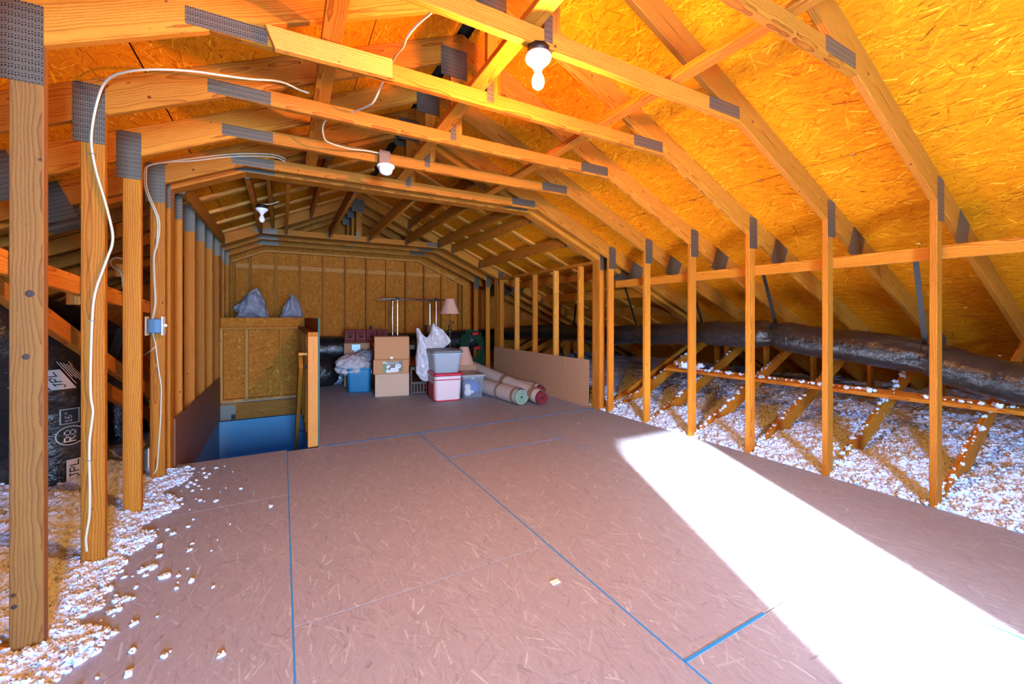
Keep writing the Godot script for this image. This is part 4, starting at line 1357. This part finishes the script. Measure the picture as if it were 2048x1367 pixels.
func stored() -> void:
	# three cartons in a stack
	var yaw := -0.20
	var at := ground(750, 794)
	var g := ""
	var c := carton(at, yaw, Vector3(0.51, 0.345, 0.42), M.card_pale, "bottom cardboard box of the stack of three, with handwriting on its corner")
	var wr := MB.new()
	for k in 9:
		add_board(wr, Vector3(0.02 + 0.013 * k, 0.318 - 0.004 * (k % 3), 0.001), Vector3(0.028 + 0.013 * k, 0.306 + 0.006 * (k % 2), 0.001), Vector3(0.002, 0.002, 0), Vector3(0, 0, 0.0008), 0.0)
		add_board(wr, Vector3(0.03 + 0.012 * k, 0.288 - 0.004 * (k % 2), 0.001), Vector3(0.037 + 0.012 * k, 0.278 + 0.006 * (k % 3), 0.001), Vector3(0.002, 0.002, 0), Vector3(0, 0, 0.0008), 0.0)
	part("handwriting", wr.mesh(), M.black, c)
	var b := Basis(Vector3.UP, yaw)
	c = carton(at + b * Vector3(-0.025, 0.3515, 0.01), yaw, Vector3(0.53, 0.215, 0.44), M.card, "middle cardboard box of the stack of three, with a snowman picture label")
	var im := Image.create(128, 80, false, Image.FORMAT_RGB8)
	im.fill(Color(0.42, 0.36, 0.26))
	im.fill_rect(Rect2i(0, 0, 20, 80), Color(0.42, 0.52, 0.25))
	im.fill_rect(Rect2i(0, 0, 20, 14), Color(0.75, 0.75, 0.7))
	im.fill_rect(Rect2i(20, 4, 84, 18), Color(0.72, 0.70, 0.66))
	for k in 7:
		im.fill_rect(Rect2i(34 + k * 12, 4 + (k % 2) * 2, 8, 14), Color(0.34, 0.28, 0.18))
		im.fill_rect(Rect2i(37 + k * 12, 8 + (k % 2) * 2, 3, 6), Color(0.72, 0.70, 0.66))
	for y in 80:
		for x in range(22, 128):
			if Vector2((x - 98) / 20.0, (y - 40) / 17.0).length() < 1.0 or Vector2((x - 62) / 42.0, (y - 68) / 20.0).length() < 1.0 or Vector2((x - 38) / 14.0, (y - 40) / 14.0).length() < 1.0:
				im.set_pixel(x, y, Color(0.86, 0.86, 0.9))
	for q in [[92, 34], [104, 34]]:
		im.fill_rect(Rect2i(q[0], q[1], 4, 5), Color(0.1, 0.1, 0.1))
	im.fill_rect(Rect2i(44, 38, 34, 7), Color(0.36, 0.30, 0.18))
	im.fill_rect(Rect2i(36, 46, 14, 16), Color(0.36, 0.30, 0.18))
	var lm := mat(Color(1, 1, 1), 0.5)
	lm.albedo_texture = ImageTexture.create_from_image(im)
	lm.texture_repeat = false
	var lb := MB.new()
	lb.quad(Vector3(0.135, 0.19, 0.0012), Vector3(0.435, 0.205, 0.0012), Vector3(0.435, 0.03, 0.0012), Vector3(0.135, 0.015, 0.0012), Vector3(0, 0, 1), Vector2(0, 0), Vector2(1, 0), Vector2(1, 1), Vector2(0, 1))
	part("picture_label", lb.mesh(), lm, c)
	c = carton(at + b * Vector3(-0.01, 0.574, 0.0), yaw, Vector3(0.52, 0.345, 0.43), M.card, "top cardboard box of the stack of three, plain orange-brown")
	part("tape_scrap", box(Vector3(0.235, 0.005, 0.0), Vector3(0.275, 0.042, 0.0012), 0.0), M.white, c)
	# blue bin and its load
	at = ground(718, 784)
	c = rot_thing("storage_bin", "blue plastic storage bin left of the cardboard box stack", "storage bin", at + b * Vector3(0, 0, -0.22), yaw)
	tub(c, "tub", Vector2(0.33, 0.46), Vector2(0.385, 0.52), 0.40, M.bin_blue, M.bin_blue)
	part("handle_tab", box(Vector3(0.16, 0.30, 0.12), Vector3(0.20, 0.36, 0.2), 0.004), M.white, c)
	solo("plastic_bag", blob(Vector3(0.27, 0.17, 0.26), 0.22, 51, 5.0), M.bag, "crumpled white plastic bag spilling out of the blue bin", "bag", at + b * Vector3(-0.10, 0.42, -0.20))
	solo("plastic_bag", blob(Vector3(0.17, 0.13, 0.17), 0.25, 52, 6.0), M.bag_grey, "greyish plastic bundle behind the spilling bag on the blue bin", "bag", at + b * Vector3(0.10, 0.53, -0.40))
	solo("plastic_bag", blob(Vector3(0.16, 0.10, 0.13), 0.35, 53, 7.0), M.film, "small clear plastic bag on the floor left of the blue bin", "bag", ground(668, 768) + Vector3(0, 0.09, -0.1))
	# boxes behind the bin, with the red gift boxes on them
	at = P(0.95, 0, 7.80)
	var hb := 0.76
	c = carton(at, -0.1, Vector3(0.44, hb, 0.4), M.card_dark, "tall cardboard box behind the blue bin, with a pale blue patch of tape")
	part("tape_patch", box(Vector3(0.13, hb - 0.12, 0.001), Vector3(0.27, hb - 0.02, 0.0025), 0.0), mat(Color(0.55, 0.75, 0.85), 0.3), c)
	part("tape_patch", box(Vector3(0.17, hb - 0.155, 0.001), Vector3(0.24, hb - 0.12, 0.0025), 0.0), mat(Color(0.55, 0.75, 0.85), 0.3), c)
	carton(P(1.41, 0, 7.75), -0.1, Vector3(0.3, hb, 0.35), M.card, "orange-brown cardboard box between the blue bin and the box stack")
	for k in 4:
		var x := 0.965 + 0.185 * k
		c = rot_thing("gift_box", "%s of four red patterned boxes in a row behind the box stack" % ["leftmost", "second from the left", "third from the left", "rightmost"][k], "gift box", P(x, hb + 0.0075, 7.84 - 0.012 * k), -0.1, "red patterned boxes")
		part("carton", box(Vector3(0, 0, -0.16), Vector3(0.178, 0.235, 0), 0.006), M.giftred, c)
		var pat := MB.new()
		for q in [[0.03, 0.19, 0.12, 0.012], [0.05, 0.15, 0.03, 0.02], [0.10, 0.15, 0.03, 0.02], [0.06, 0.09, 0.06, 0.03], [0.02, 0.03, 0.14, 0.012], [0.075, 0.125, 0.03, 0.016]]:
			add_box(pat, Vector3(q[0], q[1], 0.0), Vector3(q[0] + q[2], q[1] + q[3], 0.0015), 0.0)
		part("pattern", pat.mesh(), M.felt, c)
	# wooden slatted stand with the white bag hanging over it
	at = ground(821, 790)
	c = rot_thing("slatted_chair", "small grey wooden slatted chair under the hanging plastic bag", "chair", at, -0.15)
	for x in [0.0, 0.29]:
		for z in [0.0, -0.28]:
			part("leg", box(Vector3(x, 0, z - 0.025), Vector3(x + 0.025, 0.78 if z < 0 else 0.42, z), 0.003), M.greywood, c)
	for q in [[0.17, 0.205], [0.02, 0.045], [0.39, 0.42]]:
		part("rail", box(Vector3(0.025, q[0], -0.02), Vector3(0.29, q[1], -0.005), 0.003), M.greywood, c)
	for k in 5:
		part("slat", box(Vector3(0.05 + 0.048 * k, 0.045, -0.018), Vector3(0.072 + 0.048 * k, 0.17, -0.008), 0.002), M.greywood, c)
	part("seat", box(Vector3(0.0, 0.42, -0.30), Vector3(0.315, 0.44, 0.01), 0.004), M.greywood, c)
	part("back_rail", box(Vector3(0.025, 0.70, -0.30), Vector3(0.29, 0.77, -0.285), 0.003), M.greywood, c)
	solo("cloth_bundle", blob(Vector3(0.12, 0.09, 0.1), 0.2, 66, 5.0), M.bin_pink, "small dark red bundle beside the slatted chair", "bundle", at + Vector3(0.38, 0.10, -0.16))
	var kx := 7.25 / 823.3
	var hang := []
	for q in [[757, 393], [775, 392], [800, 440], [835, 470], [868, 430], [880, 372], [890, 350], [905, 372], [945, 395], [985, 430], [1030, 500], [980, 545], [905, 560], [912, 650], [905, 720], [872, 745], [855, 790], [825, 800], [790, 785], [768, 745], [752, 730], [757, 620], [768, 500]]:
		hang.append(Vector2((q[0] - 840) / 4.267 * kx, (800 - q[1]) / 4.267 * kx))
	solo("hanging_bag", puffed(hang, Vector2(0.0, 0.36), 0.10, 71, 0.5), M.bag, "white plastic bag draped over the slatted chair between the boxes and the totes", "bag", P(at.x + 0.22, 0.22, -at.z - 0.14))
	# grey tote on the pink tote
	at = ground(897, 802)
	var yb := -0.12
	b = Basis(Vector3.UP, yb)
	c = rot_thing("storage_tote", "white storage tote with red lid and red lower trim, under the grey tote", "storage tote", at + b * Vector3(0.0, 0, -0.24), yb)
	tub(c, "tub", Vector2(0.37, 0.44), Vector2(0.41, 0.50), 0.37, M.bin_white, M.bin_pink, false)
	part("lid", lid(Vector2(0.43, 0.52), 0.37, 0.045), M.bin_pink, c)
	part("base_trim", ring(Vector2(0.385, 0.455), 0.0, 0.018), M.bin_pink, c)
	part("band", ring(Vector2(0.418, 0.508), 0.31, 0.322), M.bin_pink, c)
	part("side_panel", box(Vector3(-0.212, 0.03, -0.2), Vector3(-0.196, 0.25, 0.2), 0.004), M.bin_pink, c)
	c = rot_thing("storage_tote", "translucent grey storage tote with a grey lid, on top of the red-lidded tote", "storage tote", at + b * Vector3(-0.01, 0.406, -0.24), yb)
	tub(c, "tub", Vector2(0.36, 0.40), Vector2(0.44, 0.50), 0.30, M.bin_grey, M.bin_grey)
	part("lid", lid(Vector2(0.45, 0.51), 0.30, 0.04), mat(Color(0.40, 0.42, 0.44), 0.4), c)
	# clear tote with toys
	at = ground(948, 797)
	c = rot_thing("storage_tote", "clear plastic tote holding a white plush toy and blue cloth, right of the red-lidded tote", "storage tote", at + b * Vector3(0.0, 0, -0.24), yb)
	tub(c, "tub", Vector2(0.30, 0.42), Vector2(0.345, 0.48), 0.335, M.bin_clear, M.bin_clear)
	part("lid", lid(Vector2(0.36, 0.50), 0.335, 0.03), mat(Color(0.62, 0.62, 0.62), 0.35), c)
	var base: Vector3 = at + b * Vector3(0.0, 0, -0.24)
	solo("blue_cloth", blob(Vector3(0.12, 0.11, 0.16), 0.2, 81, 5.0), M.cloth_blue, "folded blue cloth inside the clear tote", "cloth", base + Vector3(0.02, 0.14, -0.02))
	c = thing("plush_toy", "white plush toy pressed against the front of the clear tote", "toy", base + b * Vector3(-0.06, 0.03, 0.12))
	part("body", blob(Vector3(0.055, 0.06, 0.045), 0.15, 82, 6.0), M.toy_white, c, Vector3(0, 0.055, 0))
	part("head", blob(Vector3(0.045, 0.042, 0.04), 0.15, 83, 6.0), M.toy_white, c, Vector3(-0.01, 0.14, 0.01))
	for x in [-0.04, 0.055]:
		part("paw", blob(Vector3(0.03, 0.022, 0.025), 0.1, 84, 6.0), M.toy_white, c, Vector3(x, 0.06, 0.03))
	for x in [-0.024, 0.006]:
		part("eye", blob(Vector3(0.005, 0.006, 0.005), 0.0, 85), M.black, c, Vector3(x, 0.15, 0.05))
	# floor lamp
	c = thing("floor_lamp", "bronze floor lamp with a pale pink bell shade behind the grey tote", "floor lamp", P(2.475, 0, 6.6))
	part("base", lathe([Vector2(0.002, 0.0), Vector2(0.14, 0.0), Vector2(0.14, 0.015), Vector2(0.05, 0.035), Vector2(0.015, 0.05), Vector2(0.002, 0.05)]), M.bronze, c)
	part("pole", lathe([Vector2(0.012, 0.04), Vector2(0.012, 0.88), Vector2(0.02, 0.90), Vector2(0.012, 0.92), Vector2(0.03, 0.96), Vector2(0.038, 1.0), Vector2(0.03, 1.02), Vector2(0.014, 1.03), Vector2(0.025, 1.05), Vector2(0.025, 1.09), Vector2(0.01, 1.10), Vector2(0.01, 1.30), Vector2(0.002, 1.30)]), M.bronze, c)
	part("swing_arm", tube([Vector3(0.0, 1.12, 0), Vector3(0.07, 1.125, 0), Vector3(0.07, 1.155, 0), Vector3(-0.02, 1.16, 0)], 0.008, 8), M.bronze, c)
	var sh := MB.new()
	var rows := []
	for q in [[0.0, 0.165], [0.03, 0.15], [0.1, 0.125], [0.18, 0.095], [0.25, 0.075], [0.25, 0.072], [0.18, 0.092], [0.1, 0.122], [0.03, 0.147], [0.0, 0.162]]:
		var row := PackedVector3Array()
		for k in 24:
			var a := TAU * k / 24.0
			row.append(Vector3(cos(a), 0, sin(a)) * q[1] * (1.0 + 0.05 * absf(cos(a * 3.0))) + Vector3(0, 1.285 + q[0], 0))
		rows.append(row)
	sh.grid(rows, true, Vector2(1, 1))
	part("lamp_shade", sh.mesh(), M.shade, c)
	# spare shade
	c = thing("lamp_shade", "loose pale lamp shade leaning behind the clear tote by the wreath", "lamp shade", P(2.66, 0.44, 6.42))
	part("fabric", lathe([Vector2(0.17, 0.0), Vector2(0.15, 0.05), Vector2(0.125, 0.13), Vector2(0.09, 0.24), Vector2(0.075, 0.29), Vector2(0.072, 0.29), Vector2(0.122, 0.13), Vector2(0.167, 0.0)]), M.shade, c)
	solo("carton_support", box(Vector3(-0.16, 0.0, -0.16), Vector3(0.16, 0.437, 0.16), 0.006), M.card_dark, "dark cardboard box carrying the spare lamp shade", "cardboard box", P(2.66, 0, 6.44))
	# clothes rack
	c = thing("clothes_rack", "chrome double-rail clothes rack by the back wall", "clothes rack", P(2.2, 0, 7.75))
	var bar := [[-0.20, 1.605, 0.15, 0.73, 1.56], ]
	for z in [0.19, -0.19]:
		part("rail", tube([P(-0.66, 1.56, z), P(0.62, 1.56, z)], 0.013, 12), M.chrome, c)
		for x in [-0.37, 0.36]:
			part("upright", tube([P(x, 0.08, z), P(x, 0.95, z)], 0.016, 12), M.chrome, c)
			part("extension", tube([P(x, 0.95, z), P(x, 1.56, z)], 0.010, 12), M.chrome, c)
			part("joint", box(P(x - 0.03, 1.535, z - 0.022), P(x + 0.03, 1.59, z + 0.022), 0.006), M.black, c)
	for x in [-0.37, 0.36]:
		part("foot_bar", tube([P(x, 0.08, -0.22), P(x, 0.08, 0.22)], 0.014, 10), M.chrome, c)
		for z in [-0.2, 0.2]:
			part("caster", lathe([Vector2(0.002, 0), Vector2(0.025, 0.01), Vector2(0.025, 0.05), Vector2(0.002, 0.07)], 12), M.black, c, P(x, 0, z))
	# wreath
	c = thing("wreath", "green artificial wreath with two red bows leaning on a post behind the totes", "wreath", P(3.50, 0.58, 7.95))
	var path := []
	for k in 33:
		var a := TAU * k / 32.0
		path.append(Vector3(cos(a) * 0.21, sin(a) * 0.30, sin(a) * -0.08))
	part("wire_ring", tube(path, 0.012, 8), M.green, c)
	var nm := MB.new()
	nm.quad(Vector3(-0.006, 0, 0), Vector3(0.006, 0, 0), Vector3(0.002, 0.075, 0), Vector3(-0.002, 0.075, 0), Vector3(0, 0, 1), Vector2.ZERO, Vector2.ZERO, Vector2.ZERO, Vector2.ZERO)
	nm.quad(Vector3(0, 0, -0.006), Vector3(0, 0, 0.006), Vector3(0, 0.075, 0.002), Vector3(0, 0.075, -0.002), Vector3(1, 0, 0), Vector2.ZERO, Vector2.ZERO, Vector2.ZERO, Vector2.ZERO)
	var mm := MultiMesh.new()
	mm.transform_format = MultiMesh.TRANSFORM_3D
	mm.mesh = nm.mesh()
	mm.instance_count = 2600
	for k in 2600:
		var q: Vector3 = path[rng.randi() % 32].lerp(path[rng.randi() % 32], 0.0)
		var dir := Vector3(rng.randfn(), rng.randfn(), rng.randfn()).normalized()
		mm.set_instance_transform(k, Transform3D(Basis(Quaternion(Vector3.UP, dir)).scaled(Vector3.ONE * rng.randf_range(0.8, 1.6)), q + Vector3(rng.randfn(0, 0.012), rng.randfn(0, 0.012), rng.randfn(0, 0.012))))
	var nd := MultiMeshInstance3D.new()
	nd.name = "needles"
	nd.multimesh = mm
	nd.material_override = M.green
	nd.set_meta("kind", "stuff")
	c.add_child(nd)
	for q in [[0.02, 0.30], [0.06, 0.0]]:
		var bw := part("bow", blob(Vector3(0.075, 0.035, 0.04), 0.35, 90 + int(q[1] * 10), 6.0), M.red, c, Vector3(q[0], q[1], 0.07))
	# rugs
	rug(P(2.915, 0.118, 4.95), P(2.83, 0.118, 6.15), 0.113, M.rug_green, "rolled rug with a pale green end, nearest the totes")
	rug(P(3.15, 0.108, 4.78), P(3.0, 0.33, 6.9), 0.10, M.rug_red, "longest rolled rug, with a dark red end, middle of the three")
	rug(P(3.53, 0.092, 5.38), P(3.36, 0.092, 6.9), 0.088, M.rug_red, "short red-ended rolled rug nearest the cardboard sheets")
	# cardboard sheets against the studs
	for k in 4:
		var d0: float = [4.40, 4.92, 5.66, 6.38][k]
		var d1: float = [4.917, 5.655, 6.375, 7.28][k]
		var hgt := 0.645
		solo("cardboard_sheet", board(P(3.655 - 0.006 * (k % 2), hgt / 2, d0), P(3.655 - 0.006 * (k % 2), hgt / 2, d1), Vector3(0.012, hgt, 0), Vector3(0.005, 0, 0), 0.001), M.card_dark, "flat brown cardboard sheet leaning on the studs, %s from the row of posts" % ["first", "second", "third", "fourth"][k], "cardboard sheet", Vector3.ZERO, "cardboard sheets on the studs")
	# bags on the ledge
	var s := 6.42 / 823.3
	var o1 := []
	for q in [[60, 1290], [90, 1230], [60, 1185], [36, 1160], [110, 1100], [190, 980], [240, 945], [290, 915], [330, 985], [370, 1070], [398, 1190], [412, 1290]]:
		o1.append(Vector2((q[0] - 225) / 6.02 * s, (1290 - q[1]) / 6.02 * s))
	solo("trash_bag", puffed(o1, Vector2(0.0, 0.2), 0.2, 41, 0.3), M.bag_grey, "larger grey plastic bag on the ledge over the stairwell, its corner flopping left", "bag", P(-0.43, 1.205, 7.62))
	o1 = []
	for q in [[658, 1290], [690, 1150], [740, 1050], [775, 1010], [770, 978], [795, 985], [815, 1000], [860, 1060], [895, 1160], [912, 1230], [905, 1290]]:
		o1.append(Vector2((q[0] - 785) / 6.02 * s, (1290 - q[1]) / 6.02 * s))
	solo("trash_bag", puffed(o1, Vector2(0.0, 0.16), 0.16, 43, 0.3), M.bag_grey, "smaller tied plastic bag on the ledge over the stairwell", "bag", P(0.13, 1.205, 7.6))

func rug(a: Vector3, b: Vector3, r: float, m: Material, label: String) -> void:
	var o := thing("rolled_rug", label, "rug", a - Vector3(0, r, 0))
	var dir := (b - a)
	var f := dir.normalized()
	var s := f.cross(Vector3.UP).normalized()
	var u := s.cross(f)
	# spiral strip: pile side outwards at the ends
	var turns := 4.0
	var n := 150
	var rows := []
	var th := r / (turns + 0.8)
	var c := Vector3(0, r, 0)
	var rings := []
	for lay in 3:
		var ring_pts := PackedVector3Array()
		for k in n + 1:
			var t := float(k) / n
			var ang := t * turns * TAU
			var rad: float = lerpf(th * 0.9, r, t) - th * [0.0, 0.6, 0.97][lay]
			ring_pts.append(c + (s * cos(ang) + u * sin(ang)) * maxf(rad, 0.001))
		rings.append(ring_pts)
	for lay in 2:
		var roll := MB.new()
		var loop := [[rings[lay], 0.004 * lay], [rings[lay], 1.0], [rings[lay + 1], 1.0], [rings[lay + 1], 0.004 * lay], [rings[lay], 0.004 * lay]]
		var edges := []
		for q in loop:
			var row := PackedVector3Array()
			for p in q[0]:
				row.append(p + dir * q[1])
			edges.append(row)
		for k in 4:
			roll.grid([edges[k], edges[k + 1]], false, Vector2(1, 1))
		part(["rolled_pile", "rolled_backing"][lay], roll.mesh(), m if lay == 0 else (M.rug_dark_green if m == M.rug_green else M.rug_dark_red), o)
	# backing on the outside, set back from the end
	var bk := MB.new()
	add_tube(bk, [c + f * 0.035, c + dir * 0.5, c + dir - f * 0.02], func(_t, _a): return r + 0.003, 36, Vector2(1, 1), false)
	part("backing", bk.mesh(), M.rug_back, o)
	for t in [0.06, 0.42]:
		var tp := MB.new()
		add_tube(tp, [c + dir * t, c + dir * (t + 0.05)], func(_t, _a): return r + 0.006, 36, Vector2(1, 1), false)
		part("tape_band", tp.mesh(), M.tape, o)

func bits() -> void:
	solo("paper_scrap", box(Vector3(-0.022, 0.0, -0.015), Vector3(0.022, 0.004, 0.015), 0.001), M.white, "small white paper scrap on the floor left of the blue joint", "paper scrap", ground(1110, 1164))
	solo("paper_scrap", box(Vector3(-0.02, 0.0, -0.015), Vector3(0.02, 0.003, 0.015), 0.001), M.card_pale, "small grey scrap on the floor near the far posts", "paper scrap", ground(1157, 846))
	solo("thread", tube([at_d(1760, 800, 1.62), at_d(1790, 900, 1.5), at_d(1822, 1010, 1.35), ground(1868, 1146)], 0.0006, 5), M.white, "thin white thread hanging down beside the first post to the floor", "thread")
